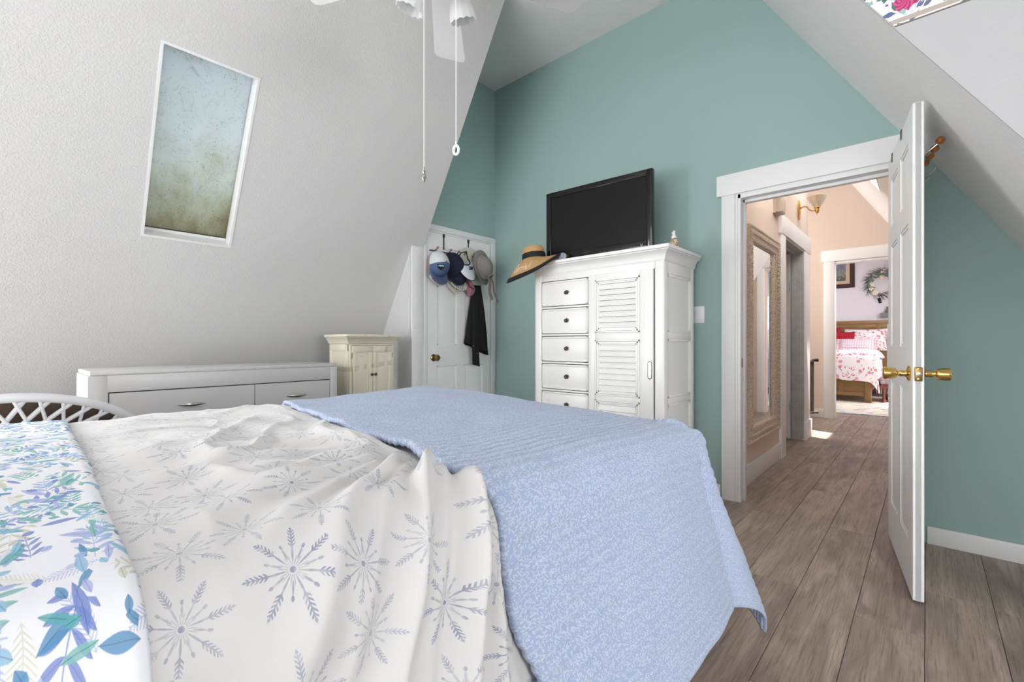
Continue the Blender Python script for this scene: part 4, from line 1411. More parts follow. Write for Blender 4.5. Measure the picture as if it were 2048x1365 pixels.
# 7 white visor with script
MV = Matrix.Translation((XD + 0.115, 2.722, 1.772)) @ Matrix.Rotation(R(14), 4, 'X') @ Matrix.Rotation(R(14), 4, 'Z') @ Matrix.Rotation(R(6), 4, 'Y')
vz = thing('white_visor', 'white golf visor with black edging and dark lettering across its band', 'hat', M=MV)
b = B()
def vband(u, v):
    a = PI + PI * u
    return Vector((0.055 * math.sin(PI * u) + 0.018 * v, 0.088 * math.cos(a), 0.05 * math.sin(a) - 0.062 * v + 0.03))
b.solid(vband, 24, 4, 0.003); obj('visor_band', b, M_visor, vz)
b = B()
def vpeak(u, v):
    a = PI + PI * u
    s = math.sin(PI * u)
    return Vector((0.055 * s + 0.018 + 0.02 * v * s, 0.088 * math.cos(a) * (1 + 0.05 * v), 0.05 * math.sin(a) - 0.032 - 0.075 * v * s ** 0.6))
b.solid(vpeak, 24, 6, 0.004); obj('peak', b, M_visor, vz)
b = B(); b.tube([vpeak(k / 24, 1.0) + Vector((0.002, 0, 0)) for k in range(25)], 0.004, 8); obj('peak_edging', b, M_blackcloth, vz, label='black edging')
b = B(); b.tube([vband(k / 24, 0.0) + Vector((0.002, 0, 0.003)) for k in range(25)], 0.0055, 8)
b.tube([vband(0, 0) + Vector((0, 0, 0.003)), Vector((0.03, -0.05, 0.095)), Vector((0.035, 0.03, 0.10)), vband(1, 0) + Vector((0, 0, 0.003))], 0.005, 8); obj('strap', b, M_navy, vz)
text_mesh('lettering', 'Titl', 0.044, MV @ Matrix.Translation((0.080, 0.006, -0.048)) @ Matrix.Rotation(R(10), 4, 'Y') @ Matrix.Rotation(PI / 2, 4, 'Z') @ Matrix.Rotation(PI / 2, 4, 'X'), M_navy, vz, 0.003, 0.25)
# 8 pink bucket cap
t = thing('pink_cap', 'crumpled dusty pink cap hanging under the cream sun hat', 'hat', M=Matrix.Translation((XD + 0.05, 2.845, 1.585)))
b = B()
def crum(u, v):
    a, tt = 2 * PI * u, PI * v
    k = 1 + 0.13 * math.sin(4 * a + 1) * math.sin(tt) + 0.08 * math.sin(7 * a)
    return Vector((0.04 * k * math.cos(a) * math.sin(tt), 0.085 * k * math.sin(a) * math.sin(tt), 0.065 * math.cos(tt) - 0.03 * math.sin(a)))
b.surf(crum, 28, 12); obj('crown', b, M_pink, t)
b = B(); b.tube([(0.04, -0.05, 0.04), (0.05, -0.02, -0.01), (0.045, 0.03, -0.03)], 0.006, 6); obj('trim_band', b, mat('maroon_stripe', (112, 42, 54), 0.8, vary=0.1), t)
# 9 cream wide hat
MH = Matrix.Translation((XD + 0.055, 2.885, 1.735)) @ Matrix.Rotation(R(14), 4, 'X') @ Matrix.Rotation(R(6), 4, 'Z')
t = thing('cream_sun_hat', 'large cream sun hat hung flat on the door behind the grey one', 'hat', M=MH)
b = B()
def disc(u, v):
    a = 2 * PI * u
    r = 0.045 + v * 0.145
    return Vector((0.012 * math.sin(2 * a + 1) * v, r * 0.92 * math.cos(a), r * 1.12 * math.sin(a)))
b.solid(disc, 48, 6, 0.004); obj('brim', b, M_cream_hat, t)
b = B(); dome(b, None, Matrix.Identity(4), 0.05, 0.07, 0.085, n=30); obj('crown', b, M_cream_hat, t)
# 10 grey felt hat with ribbon
MG = Matrix.Translation((XD + 0.105, 2.975, 1.765)) @ Matrix.Rotation(R(16), 4, 'X') @ Matrix.Rotation(R(10), 4, 'Z') @ Matrix.Scale(1.12, 4)
t = thing('grey_hat', 'soft grey felt hat with trailing ribbon, rightmost of the hats on the door', 'hat', M=MG)
b = B(); dome(b, None, Matrix.Identity(4), 0.10, 0.075, 0.105, n=32); obj('crown', b, M_greyfelt, t)
b = B()
def gbrim(u, v):
    a = 2 * PI * u
    return Vector((0.002 + 0.01 * v * math.sin(2 * a), (0.073 + 0.033 * v) * math.cos(a), (0.103 + 0.045 * v) * math.sin(a)))
b.solid(gbrim, 40, 4, 0.004); obj('brim', b, M_greyfelt, t)
b = B()
def gband(u, v):
    a = 2 * PI * u; tt = PI / 2 * (0.06 + 0.2 * v)
    return Vector((0.104 * math.sin(tt), 0.079 * math.cos(tt) * math.cos(a), 0.109 * math.cos(tt) * math.sin(a)))
b.solid(gband, 40, 3, 0.003); rb = obj('hat_band', b, M_greyrib, t)
b = B()
def tail(y0, y1, zl, w):
    b.solid(lambda u, v: Vector((0.055 - 0.03 * v + 0.006 * math.sin(8 * v), y0 + (y1 - y0) * v + (u - 0.5) * w * (1 + 0.3 * v), -0.09 - zl * v)), 3, 12, 0.002)
tail(-0.01, 0.0, 0.19, 0.036); tail(0.02, 0.085, 0.23, 0.022)
b.tube([(0.055, -0.015, -0.088), (0.075, -0.03, -0.075), (0.078, 0.0, -0.07), (0.07, 0.03, -0.078), (0.055, 0.015, -0.09)], 0.010, 8)
obj('ribbon_tail', b, M_greyrib, rb)

# black garment hanging from the rack
def shirt(u, v):
    # u round the body, v downwards
    z = 1.60 - 0.60 * v
    yc = 2.962 + 0.0 * v
    hw = 0.045 + 0.105 * v ** 0.8
    a = 2 * PI * u
    d = 0.028 + 0.016 * v
    fold = 0.010 * math.sin(5 * a + 2.0 * v) * v + 0.006 * math.sin(9 * a - 3 * v) * v
    return Vector((XD + 0.045 + (d + fold) * math.sin(a), yc + (hw + fold) * math.cos(a), z - 0.06 * v * math.cos(a)))
b = B(); b.surf(shirt, 48, 26)
jk = obj('black_top', b, M_blackvel, None)
setp(jk, 'black garment hanging down the closet door beneath the cream sun hat', 'clothing')
b = B()
def sleeve(u, v):
    a = 2 * PI * u
    z = 1.42 - 0.57 * v
    return Vector((XD + 0.085 + 0.018 * math.sin(a), 2.90 + 0.018 * v + (0.030 + 0.014 * v + 0.004 * math.sin(3 * a + 5 * v)) * math.cos(a), z - 0.012 * math.cos(a)))
b.surf(sleeve, 20, 22); obj('sleeve', b, M_blackvel, jk)
b = B()
for (y, z) in ((2.865, 1.03), (2.91, 0.96)): b.ball((XD + 0.108, y, z), 0.004, 6)
obj('button', b, M_chrome, jk)

# ================================================================== rack over the open bedroom door
hr = thing('door_hook_rack', 'chrome coat rack with round wooden knobs hooked over the open bedroom door', 'hook rack', M=M1)
hx_ = (0.16, 0.47)
for x in hx_:
    b = B()
    b.box(x - 0.014, x + 0.014, -0.0215, 0.0215, 2.0205, 2.0235); b.box(x - 0.014, x + 0.014, -0.0215, -0.0185, 1.982, 2.0235, 0.001); b.box(x - 0.014, x + 0.014, 0.0185, 0.0215, 1.86, 2.0235, 0.001)
    obj('bracket', b, M_steel, hr)
b = B(); b.tube([(0.10, 0.028, 1.865), (0.66, 0.028, 1.865)], 0.006, 8); obj('bar', b, M_chrome, hr)
for k, x in enumerate((0.556, 0.495, 0.440, 0.388)):
    zk = 1.917 - 0.012 * k
    yk = 0.100 - 0.008 * k
    b = B(); b.tube([(x - 0.03, 0.028, 1.862), (x - 0.02, 0.05, 1.872), (x, yk, zk - 0.005)], 0.0035, 8)
    h1 = obj('upper_hook', b, M_chrome, hr)
    b = B(); b.ball((x, yk, zk), 0.0165, 14); obj('wooden_knob', b, M_wood_ball, h1)
for x in (0.50, 0.36, 0.22):
    b = B(); b.tube([(x, 0.022, 1.87), (x, 0.028, 1.82), (x + 0.01, 0.045, 1.79), (x + 0.02, 0.07, 1.788), (x + 0.03, 0.09, 1.81)], 0.004, 8); obj('lower_hook', b, M_chrome, hr)

# ================================================================== hall
def carved_mat():
    n = newmat('carved_champagne_frame')
    v = n.coord('Object')
    vo = n.new('ShaderNodeTexVoronoi'); vo.inputs['Scale'].default_value = 75
    n.nt.links.new(v, vo.inputs['Vector'])
    d = X(n.nt, vo.outputs['Distance'])
    n.base(n.mix(d, lin(222, 208, 190), lin(182, 164, 144)))
    n.bsdf.inputs['Roughness'].default_value = 0.45
    n.bump(d, 0.6, 0.005)
    return n.m


M_frame = carved_mat()
M_mirror = newmat('mirror_glass')
M_mirror.bsdf.inputs['Metallic'].default_value = 1.0
M_mirror.bsdf.inputs['Roughness'].default_value = 0.01
M_mirror.bsdf.inputs['Base Color'].default_value = (0.9, 0.9, 0.9, 1)
M_mirror = M_mirror.m
my0, my1, mz0, mz1 = 3.635, 4.545, 0.312, 1.935
mir = thing('wall_mirror', 'tall mirror in carved champagne frame on the peach hall wall', 'mirror', (-1.0, (my0 + my1) / 2, mz0))
b = B()
FWd = 0.115
prof = [(0.0, 0.0), (0.0, 0.040), (0.010, 0.050), (0.022, 0.046), (0.040, 0.050), (0.070, 0.040), (0.085, 0.036), (0.095, 0.040), (0.108, 0.032), (0.115, 0.018), (0.115, 0.0)]
def rect_ring(i, dx): return [(-1.0 + dx, my0 + i, mz0 + i), (-1.0 + dx, my1 - i, mz0 + i), (-1.0 + dx, my1 - i, mz1 - i), (-1.0 + dx, my0 + i, mz1 - i)]
b.loft([rect_ring(i, d) for i, d in prof], cap=False)
obj('frame', b, M_frame, mir, world=True)
b = B()
def beads(i, dx, r, step):
    for (p, q) in ((( my0 + i, mz0 + i), (my1 - i, mz0 + i)), ((my1 - i, mz0 + i), (my1 - i, mz1 - i)), ((my1 - i, mz1 - i), (my0 + i, mz1 - i)), ((my0 + i, mz1 - i), (my0 + i, mz0 + i))):
        L = math.hypot(q[0] - p[0], q[1] - p[1]); k = int(L / step)
        for j in range(k):
            t = (j + 0.5) / k
            b.ball((-1.0 + dx, p[0] + (q[0] - p[0]) * t, p[1] + (q[1] - p[1]) * t), r, 6, (0.8, 1, 1))
beads(0.012, 0.047, 0.011, 0.026); beads(0.103, 0.034, 0.009, 0.021); beads(0.055, 0.045, 0.012, 0.034)
o = obj('beading', b, M_frame, mir, world=True, kind='stuff')
b = B(); b.box(-0.992, -0.984, my0 + 0.11, my1 - 0.11, mz0 + 0.11, mz1 - 0.11); obj('mirror_glass', b, M_mirror, mir, world=True)

sc_ = thing('wall_sconce', 'brass wall sconce with upturned frosted glass bell shade in the hall', 'wall lamp', (-1.0, 5.58, 2.455))
b = B(); b.loft([[(-1.0 + d, 5.58 + w * math.cos(a), 2.455 + h * math.sin(a)) for a in [2 * PI * k / 24 for k in range(24)]] for d, w, h in ((0, 0.045, 0.105), (0.008, 0.045, 0.105), (0.014, 0.038, 0.095), (0.02, 0.02, 0.05))]); obj('back_plate', b, M_brass, sc_, world=True)
b = B(); b.tube([(-0.985, 5.58, 2.47), (-0.955, 5.58, 2.487), (-0.925, 5.58, 2.478), (-0.905, 5.58, 2.445), (-0.88, 5.58, 2.425), (-0.855, 5.58, 2.425)], 0.007, 10); obj('arm', b, M_brass, sc_, world=True)
b = B(); b.lathe([(0.001, -0.045), (0.006, -0.042), (0.004, -0.034), (0.013, -0.026), (0.02, -0.005), (0.02, 0.012), (0.03, 0.026), (0.03, 0.036), (0.001, 0.036)], 20, M=Matrix.Translation((-0.835, 5.58, 2.425))); obj('lamp_holder', b, M_brass, sc_, world=True)
M_opal = newmat('opal_glass'); M_opal.bsdf.inputs['Base Color'].default_value = lin(238, 226, 208); M_opal.bsdf.inputs['Roughness'].default_value = 0.3; M_opal.bsdf.inputs['Transmission Weight'].default_value = 0.3; M_opal = M_opal.m
b = B(); b.solid(lambda u, v: Vector((-0.835 + (0.030 + 0.062 * v ** 1.5 + 0.010 * math.sin(PI * v)) * math.cos(2 * PI * u), 5.58 + (0.030 + 0.062 * v ** 1.5 + 0.010 * math.sin(PI * v)) * math.sin(2 * PI * u), 2.458 + 0.105 * v)), 36, 12, 0.004); obj('bell_shade', b, M_opal, sc_, world=True)

chm = thing('door_chime', 'fluted beige chime box high on the peach hall wall', 'chime', (-1.0, 4.585, 2.27))
M_beige = mat('beige_painted_wood', (196, 182, 166), 0.5, vary=0.06, vscale=30)
b = B()
b.loft([[(-1.0 + d, 4.585 + w * c, 2.27 + h * s) for c, s in ((-1, -0.9), (0, -1.0), (1, -0.9), (0.86, 0), (1, 0.9), (0, 1.0), (-1, 0.9), (-0.86, 0))] for d, w, h in ((0, 0.085, 0.075), (0.02, 0.085, 0.075), (0.024, 0.075, 0.066), (0.034, 0.078, 0.07), (0.058, 0.078, 0.07), (0.063, 0.07, 0.062))])
obj('chime_body', b, M_beige, chm, world=True)
b = B()
for k in range(5): b.tube([(-0.938, 4.535 + 0.025 * k, 2.215), (-0.934, 4.535 + 0.025 * k, 2.27), (-0.938, 4.535 + 0.025 * k, 2.325)], 0.008, 6)
obj('flute', b, M_beige, chm, world=True)

gt = thing('safety_gate', 'dark bronze metal safety gate folded beside the stair opening in the hall', 'gate', (-1.02, 6.35, 0.2))
b = B()
for z in (0.24, 0.845): b.tube([(-1.03, 6.16, z), (-1.0, 6.40, z)], 0.012, 10)
b.tube([(-1.03, 6.16, 0.22), (-1.03, 6.16, 0.865)], 0.011, 10); b.tube([(-1.0, 6.40, 0.22), (-1.0, 6.40, 0.865)], 0.011, 10)
obj('gate_frame', b, M_bronze, gt, world=True)
for k in range(1, 5):
    t = k / 5
    b = B(); b.tube([(-1.03 + 0.03 * t, 6.16 + 0.24 * t, 0.24), (-1.03 + 0.03 * t, 6.16 + 0.24 * t, 0.845)], 0.007, 8); obj('bar', b, M_bronze, gt, world=True)
for z in (0.24, 0.855):
    b = B(); b.tube([(-1.0, 6.40, z), (-0.97, 6.42, z), (-0.955, 6.43, z)], [0.012, 0.018, 0.02], 10); obj('bumper', b, M_bronze, gt, world=True)
    b = B(); b.box(-1.06, -1.035, 6.13, 6.19, z - 0.02, z + 0.02, 0.004); obj('hinge_bracket', b, M_bronze, gt, world=True)

# ================================================================== far bedroom
def oak():
    n = newmat('brown_oak')
    v = n.coord('Object', (2.0, 2.0, 14.0))
    n.base(n.mix(n.noise(v, 3.0, 4.0, 0.6, dist=0.8), lin(112, 80, 42), lin(160, 122, 74)))
    n.bsdf.inputs['Roughness'].default_value = 0.45
    return n.m


def floral(name, ground, cols, scale):
    n = newmat(name)
    v = n.coord('Object')
    x, y, z = n.sep(v)
    vec = n.comb(x + y * 0.35, z + y * 0.7)
    nz = n.noise(vec, 9.0, 2.0)
    w = n.comb(x + y * 0.35 + (nz - 0.5) * 0.05, z + y * 0.7 + (nz - 0.5) * 0.04)
    dx, dy, r1, r2, r3 = n.cell(w, scale, 1.0)
    a = r1 * 6.28
    u = dx * a.cos() + dy * a.sin(); q = dy * a.cos() - dx * a.sin()
    k = 1.0 / scale
    leaf = ((u * u) / (0.16 * k * k) + (q * q) / (0.02 * k * k)).sm(0.7, 1.1, 1.0, 0.0)
    c = n.ramp(r2, [(i / len(cols), lin(*cc)) for i, cc in enumerate(cols)], True)
    dens = n.noise(vec, 5.0, 2.0).sm(0.40, 0.55)
    col = n.mix(leaf * dens, lin(*ground), c)
    dx, dy, r1, r2, r3 = n.cell(w, scale * 0.55, 1.0)
    fl = ((dx * dx + dy * dy).sqrt()).sm(0.30 * k, 0.5 * k, 1.0, 0.0) * r3.sm(0.5, 0.55)
    col = n.mix(fl * 0.7, col, lin(*cols[0]))
    tw = (n.noise(vec, 11.0, 2.0, 0.5, dist=1.2) - 0.5).abs().sm(0.0, 0.018, 1.0, 0.0)
    col = n.mix(tw * dens * 0.6, col, lin(*cols[-1]))
    n.base(col)
    n.bsdf.inputs['Roughness'].default_value = 0.85
    return n.m


M_oak = oak()
M_toile = floral('white_toile_with_red_blossom', (232, 226, 228), [(198, 84, 104), (214, 128, 140), (150, 150, 150), (176, 70, 90)], 15.0)
M_pinklining = mat('pink_lining', (206, 128, 140), 0.85, vary=0.05)


def ribbed(name, rgb):
    n = newmat(name)
    x, y, z = n.sep(n.coord('Object'))
    s = ((x + z * 0.25) * 150.0).sin()
    n.base(n.mix(s.sm(-0.6, 0.6), tuple(c * 0.62 for c in lin(*rgb)[:3]) + (1,), lin(*rgb)))
    n.bsdf.inputs['Roughness'].default_value = 0.9
    n.bump(s, 0.5, 0.006)
    return n.m


M_redcush = ribbed('crimson_pleated_velvet', (176, 20, 40))


def plaid():
    n = newmat('red_and_white_plaid')
    x, y, z = n.sep(n.coord('Object'))
    a = (x * 26.0).fract(); c = (z * 26.0).fract()
    s1 = (a - 0.5).abs().sm(0.06, 0.10, 1.0, 0.0); s2 = (c - 0.5).abs().sm(0.06, 0.10, 1.0, 0.0)
    t1 = (a - 0.15).abs().sm(0.1, 0.12, 1.0, 0.0); t2 = (c - 0.15).abs().sm(0.1, 0.12, 1.0, 0.0)
    col = n.mix((t1 + t2) * 0.35, lin(236, 226, 230), lin(214, 120, 134))
    col = n.mix((s1 + s2).min(1.0) * 0.75, col, lin(150, 74, 96))
    n.base(col); n.bsdf.inputs['Roughness'].default_value = 0.85
    return n.m


fb = thing('far_bed', 'oak panelled bed seen through the far doorway beyond the hall', 'bed', (-1.55, 11.2, 0))
BX0, BX1, BY0, BY1 = -2.34, -0.71, 10.1, 12.18
b = B()
for x in (BX0, BX1 - 0.085): b.box(x, x + 0.085, BY1, BY1 + 0.075, 0.0125, 1.46, 0.006)
b.box(BX0 - 0.02, BX1 + 0.12, BY1 - 0.005, BY1 + 0.08, 1.46, 1.535, 0.008); b.box(BX0, BX1 + 0.1, BY1 + 0.02, BY1 + 0.05, 0.4, 1.46)
b.box(BX0, BX1 + 0.1, BY1 + 0.008, BY1 + 0.05, 1.38, 1.46, 0.004)
for x in (-2.0, -1.55, -1.06, -0.66): b.box(x - 0.05, x + 0.05, BY1 + 0.008, BY1 + 0.05, 0.5, 1.39, 0.004)
obj('headboard', b, M_oak, fb, world=True)
b = B()
for x in (BX0, BX1 - 0.10): b.box(x, x + 0.095, BY0, BY0 + 0.085, 0.0125, 0.50, 0.006)
b.box(BX0 + 0.09, BX1 - 0.1, BY0 + 0.03, BY0 + 0.055, 0.14, 0.48); b.box(BX0 + 0.09, BX1 - 0.1, BY0 + 0.012, BY0 + 0.07, 0.12, 0.19, 0.004); b.box(BX0 + 0.09, BX1 - 0.1, BY0 + 0.012, BY0 + 0.07, 0.40, 0.49, 0.004)
for x in (-1.95, -1.55, -1.15): b.box(x - 0.04, x + 0.04, BY0 + 0.012, BY0 + 0.07, 0.19, 0.41, 0.003)
obj('footboard', b, M_oak, fb, world=True)
for xr_ in (BX1 - 0.05, BX0 + 0.02):
    b = B(); b.box(xr_, xr_ + 0.03, BY0 + 0.08, BY1, 0.2, 0.42, 0.004); obj('side_rail', b, M_oak, fb, world=True)
b = B(); b.box(BX0 + 0.05, BX1 - 0.05, BY0 + 0.09, BY1 - 0.01, 0.3, 0.86, 0.06, 4); obj('mattress', b, M_white, fb, world=True)
# comforter: top, foot drop, side drop
b = B()
def comf(u, v):
    # u across the bed, v from the head to the hem over the footboard
    x = BX0 - 0.06 + (BX1 - BX0 + 0.14) * u
    s = v * 2.05
    Lt = 1.52
    side = max(0.0, (x - (BX1 - 0.02)) / 0.08)
    if s < Lt:
        y, z = 11.62 - s, 0.91
    else:
        d = s - Lt; r = 0.10
        if d < r * PI / 2: y, z = 10.10 - r * math.sin(d / r), 0.91 - r * (1 - math.cos(d / r))
        else: y, z = 10.0 - 0.02 * (d - r * PI / 2), 0.91 - r - (d - r * PI / 2)
    e = abs(u - 0.5) * 2
    z -= 0.10 * max(0.0, (e - 0.86) / 0.14) ** 2 * 1.3
    z -= 0.05 * max(0, (u - 0.55)) / 0.45 * max(0.0, (s - Lt)) * 2.0
    z += 0.012 * math.sin(7 * x + 3 * y) + 0.008 * math.sin(13 * x - 5 * y)
    return Vector((x, y, z))
b.solid(comf, 40, 44, 0.02)
cf = obj('far_comforter', b, M_toile, None); setp(cf, 'white comforter with red blossom print over the oak bed', 'comforter')
b = B()
def sidec(u, v):
    y = 10.02 + 1.55 * u
    return Vector((BX1 + 0.035 + 0.02 * v + 0.015 * math.sin(9 * y) * v + 0.03 * v * (1 - u), y, 0.87 - (0.50 + 0.18 * (1 - u) ** 2) * v))
b.solid(sidec, 30, 10, 0.02); obj('side_drop', b, M_toile, cf)
b = B(); b.solid(lambda u, v: sidec(u, v) + Vector((-0.024, 0.004, 0.0)), 30, 10, 0.003); obj('lining', b, M_pinklining, cf, label='pink lining')


def pillow(name, label, c, w, h, t, m, rx=0.0, rz=0.0, flange=0.0):
    M = Matrix.Translation(c) @ Matrix.Rotation(rz, 4, 'Z') @ Matrix.Rotation(rx, 4, 'X')
    b = B()
    n_ = 18
    def side(s):
        def f(u, v):
            x, z = (u - 0.5) * 2, (v - 0.5) * 2
            k = max(0.0, (1 - x ** 4)) ** 0.5 * max(0.0, (1 - z ** 4)) ** 0.5
            pin = 1 - 0.06 * (abs(x) * abs(z)) ** 1.0
            return Vector((x * w / 2 * (1 - 0.05 * (1 - z * z)) , s * t / 2 * k, z * h / 2 * (1 - 0.07 * (1 - x * x))))
        return f
    b.surf(side(-1), n_, n_); b.surf(side(1), n_, n_)
    bmesh.ops.remove_doubles(b.bm, verts=b.bm.verts, dist=0.0008)
    bmesh.ops.recalc_face_normals(b.bm, faces=b.bm.faces)
    if flange:
        for (x0, x1, z0, z1) in ((-w / 2 - flange, -w / 2 + 0.02, -h / 2, h / 2), (w / 2 - 0.02, w / 2 + flange, -h / 2, h / 2)):
            b.solid(lambda u, v: Vector((x0 + (x1 - x0) * u, 0.01 * math.sin(40 * v), z0 + (z1 - z0) * v)), 4, 24, 0.006)
    o = obj(name, b, m, None)
    o.matrix_world = M; WM[o.name] = M
    return setp(o, label, 'pillow')


pillow('floral_sham', 'large red blossom pillow leaning on the oak headboard', (-0.95, 11.96, 1.13), 0.72, 0.48, 0.18, M_toile, R(-18))
pillow('red_cushion', 'upper crimson cushion standing against the oak headboard', (-1.62, 11.95, 1.17), 0.50, 0.46, 0.15, M_redcush, R(-14))
pillow('red_cushion', 'larger crimson pleated cushion in front, left of the plaid pillow', (-1.38, 11.74, 1.10), 0.56, 0.42, 0.15, M_redcush, R(-20), R(3))
pillow('plaid_pillow', 'red and white plaid pillow lying in front of the crimson cushions', (-1.06, 11.55, 1.03), 0.58, 0.27, 0.12, plaid(), R(-30), R(-3), 0.05)


# upholstered bench beside the bed
bn = thing('bench', 'mauve upholstered bench with dark turned legs beside the oak bed', 'bench', (-0.42, 10.6, 0))
M_mauve = floral('mauve_damask', (128, 112, 118), [(168, 152, 150), (96, 84, 92), (150, 130, 128)], 20.0)
M_maho = mat('dark_mahogany', (96, 48, 42), 0.35, vary=0.15, vscale=20)
b = B(); b.box(-0.62, -0.12, 10.28, 10.95, 0.33, 0.47, 0.05, 4); obj('seat', b, M_mauve, bn, world=True)
b = B(); b.box(-0.60, -0.14, 10.30, 10.93, 0.26, 0.335, 0.008); obj('apron', b, M_maho, bn, world=True)
for x, y in ((-0.56, 10.34), (-0.18, 10.34), (-0.56, 10.89), (-0.18, 10.89)):
    b = B(); b.lathe([(0.001, 0), (0.03, 0.0), (0.034, 0.03), (0.022, 0.07), (0.02, 0.13), (0.03, 0.19), (0.034, 0.27), (0.001, 0.27)], 12, M=Matrix.Translation((x, y, 0.0125))); obj('leg', b, M_maho, bn, world=True)
b = B()
b.surf(lambda u, v: Vector((-0.36 + 0.14 * (1 + 0.2 * math.sin(6 * PI * u)) * math.cos(2 * PI * u) * math.sin(PI * v), 10.7 + 0.14 * math.sin(2 * PI * u) * math.sin(PI * v), 0.528 + 0.055 * math.cos(PI * v))), 24, 10)
setp(obj('folded_throw', b, M_toile, None), 'crumpled red blossom throw lying on the mauve bench', 'throw')

# rug
def rug_mat():
    n = newmat('faded_multicolour_rug')
    v = n.coord('Object')
    f = n.noise(v, 3.2, 4.0, 0.6, dist=1.2)
    g = n.noise(v, 6.0, 3.0, 0.6)
    col = n.ramp(f, [(0.30, lin(96, 112, 150)), (0.42, lin(214, 218, 220)), (0.50, lin(226, 206, 160)), (0.57, lin(220, 226, 222)), (0.66, lin(226, 96, 124))])
    col = n.mix(g.sm(0.52, 0.62) * 0.5, col, lin(150, 196, 190))
    n.base(col); n.bsdf.inputs['Roughness'].default_value = 0.95
    n.bump(n.noise(v, 200.0, 2.0), 0.4, 0.003)
    return n.m


b = B(); b.box(-2.3, 0.1, 8.42, 11.4, 0.0, 0.012, 0.004, M=Matrix.Translation((-1.1, 9.9, 0)) @ Matrix.Rotation(R(1.5), 4, 'Z') @ Matrix.Translation((1.1, -9.9, 0)))
setp(obj('area_rug', b, rug_mat(), None), 'faded multicoloured area rug under the oak bed', 'rug')


# picture, wreath, small things on the far wall
def painting():
    n = newmat('dim_impressionist_landscape')
    v = n.coord('Object')
    x, y, z = n.sep(v)
    f = n.noise(v, 9.0, 4.0, 0.7, dist=0.8)
    g = n.noise(v, 28.0, 3.0, 0.7)
    h = z / 0.6
    a = n.ramp(h + (f - 0.5) * 0.6, [(0.0, lin(96, 104, 112)), (0.3, lin(70, 84, 80)), (0.5, lin(140, 140, 130)), (0.75, lin(100, 116, 140)), (1.0, lin(150, 156, 166))])
    n.base(n.mix(g.sm(0.55, 0.65) * 0.6, a, lin(186, 176, 160)))
    n.bsdf.inputs['Roughness'].default_value = 0.6
    return n.m


YFW = 12.32
pc = thing('framed_painting', 'landscape painting in dark wide frame on the far bedroom wall', 'painting', (-1.62, YFW, 2.28))
px0, px1, pz0, pz1 = -2.12, -1.155, 2.268, 2.98
b = B()
for (i, d) in (): pass
ringp = lambda i, d: [(px0 + i, YFW - d, pz0 + i), (px1 - i, YFW - d, pz0 + i), (px1 - i, YFW - d, pz1 - i), (px0 + i, YFW - d, pz1 - i)]
b.loft([ringp(i, d) for i, d in ((0, 0.002), (0, 0.03), (0.012, 0.042), (0.05, 0.034), (0.085, 0.026), (0.09, 0.014))], cap=False); obj('frame', b, mat('dark_walnut_frame', (62, 44, 38), 0.35, vary=0.1), pc, world=True)
b = B(); b.loft([ringp(i, d) for i, d in ((0.088, 0.016), (0.09, 0.022), (0.155, 0.017), (0.16, 0.01))], cap=False); obj('liner', b, mat('buff_linen_liner', (206, 178, 148), 0.7, vary=0.05), pc, world=True)
b = B(); b.box(px0 + 0.15, px1 - 0.15, YFW - 0.012, YFW - 0.008, pz0 + 0.15, pz1 - 0.15); obj('canvas', b, painting(), pc, world=True)

wr = thing('wreath', 'twig wreath with sage leaves and cream flowers on the far wall', 'wreath', (-0.62, YFW - 0.03, 2.36))
M_twig = mat('dark_twig', (84, 70, 66), 0.8, vary=0.2, vscale=30)
M_sage = mat('sage_leaf', (112, 126, 116), 0.7, vary=0.15, vscale=20)
M_cflow = mat('cream_petal', (226, 218, 192), 0.7, vary=0.06, vscale=20)
rw = random.Random(11)
wc = Vector((-0.69, YFW - 0.045, 2.31))
b = B()
for k in range(150):
    a = rw.random() * 2 * PI; r = 0.19 + rw.random() * 0.06
    p = wc + Vector((r * math.cos(a), rw.uniform(-0.03, 0.03), r * math.sin(a)))
    d = Vector((-math.sin(a), 0, math.cos(a))) * 0.8 + Vector((math.cos(a), rw.uniform(-0.3, 0.1), math.sin(a))) * rw.uniform(0.2, 1.0)
    d.normalize()
    L = rw.uniform(0.08, 0.19)
    q = p + d * L * 0.5 + Vector((rw.uniform(-0.02, 0.02), 0, rw.uniform(-0.02, 0.02)))
    b.tube([p, q, p + d * L], [0.004, 0.003, 0.0015], 4)
obj('twigs', b, M_twig, wr, world=True, kind='stuff')
b = B()
for k in range(90):
    a = rw.gauss(1.9, 0.9); r = rw.uniform(0.15, 0.26)
    p = wc + Vector((r * math.cos(a), -0.03 - rw.random() * 0.04, r * math.sin(a)))
    th = rw.random() * 2 * PI; L, w = rw.uniform(0.06, 0.11), rw.uniform(0.02, 0.032)
    d = Vector((math.cos(th), rw.uniform(-0.4, 0.1), math.sin(th))); s = Vector((-math.sin(th), 0.2, math.cos(th)))
    b.prism([(0, 0)] * 0 or [(0, -0.001), (L * 0.4, -w / 2), (L, 0), (L * 0.4, w / 2)], 'z', 0, 0.002, M=Matrix.Translation(p) @ Matrix(((d.x, s.x, 0, 0), (d.y, s.y, 1, 0), (d.z, s.z, 0, 0), (0, 0, 0, 1))))
obj('leaves', b, M_sage, wr, world=True, kind='stuff')
for (dx, dz, s) in ((-0.17, -0.02, 1.0), (-0.11, -0.19, 1.1), (0.02, 0.24, 1.0), (-0.18, -0.10, 0.8), (-0.02, 0.12, 0.9)):
    b = B()
    for k in range(9):
        th = 2 * PI * k / 9
        b.ball((wc.x + dx + 0.032 * s * math.cos(th), wc.y - 0.055, wc.z + dz + 0.032 * s * math.sin(th)), 0.021 * s, 6, (1, 0.5, 1))
    b.ball((wc.x + dx, wc.y - 0.065, wc.z + dz), 0.018 * s, 6)
    obj('flower', b, M_cflow, wr, world=True)

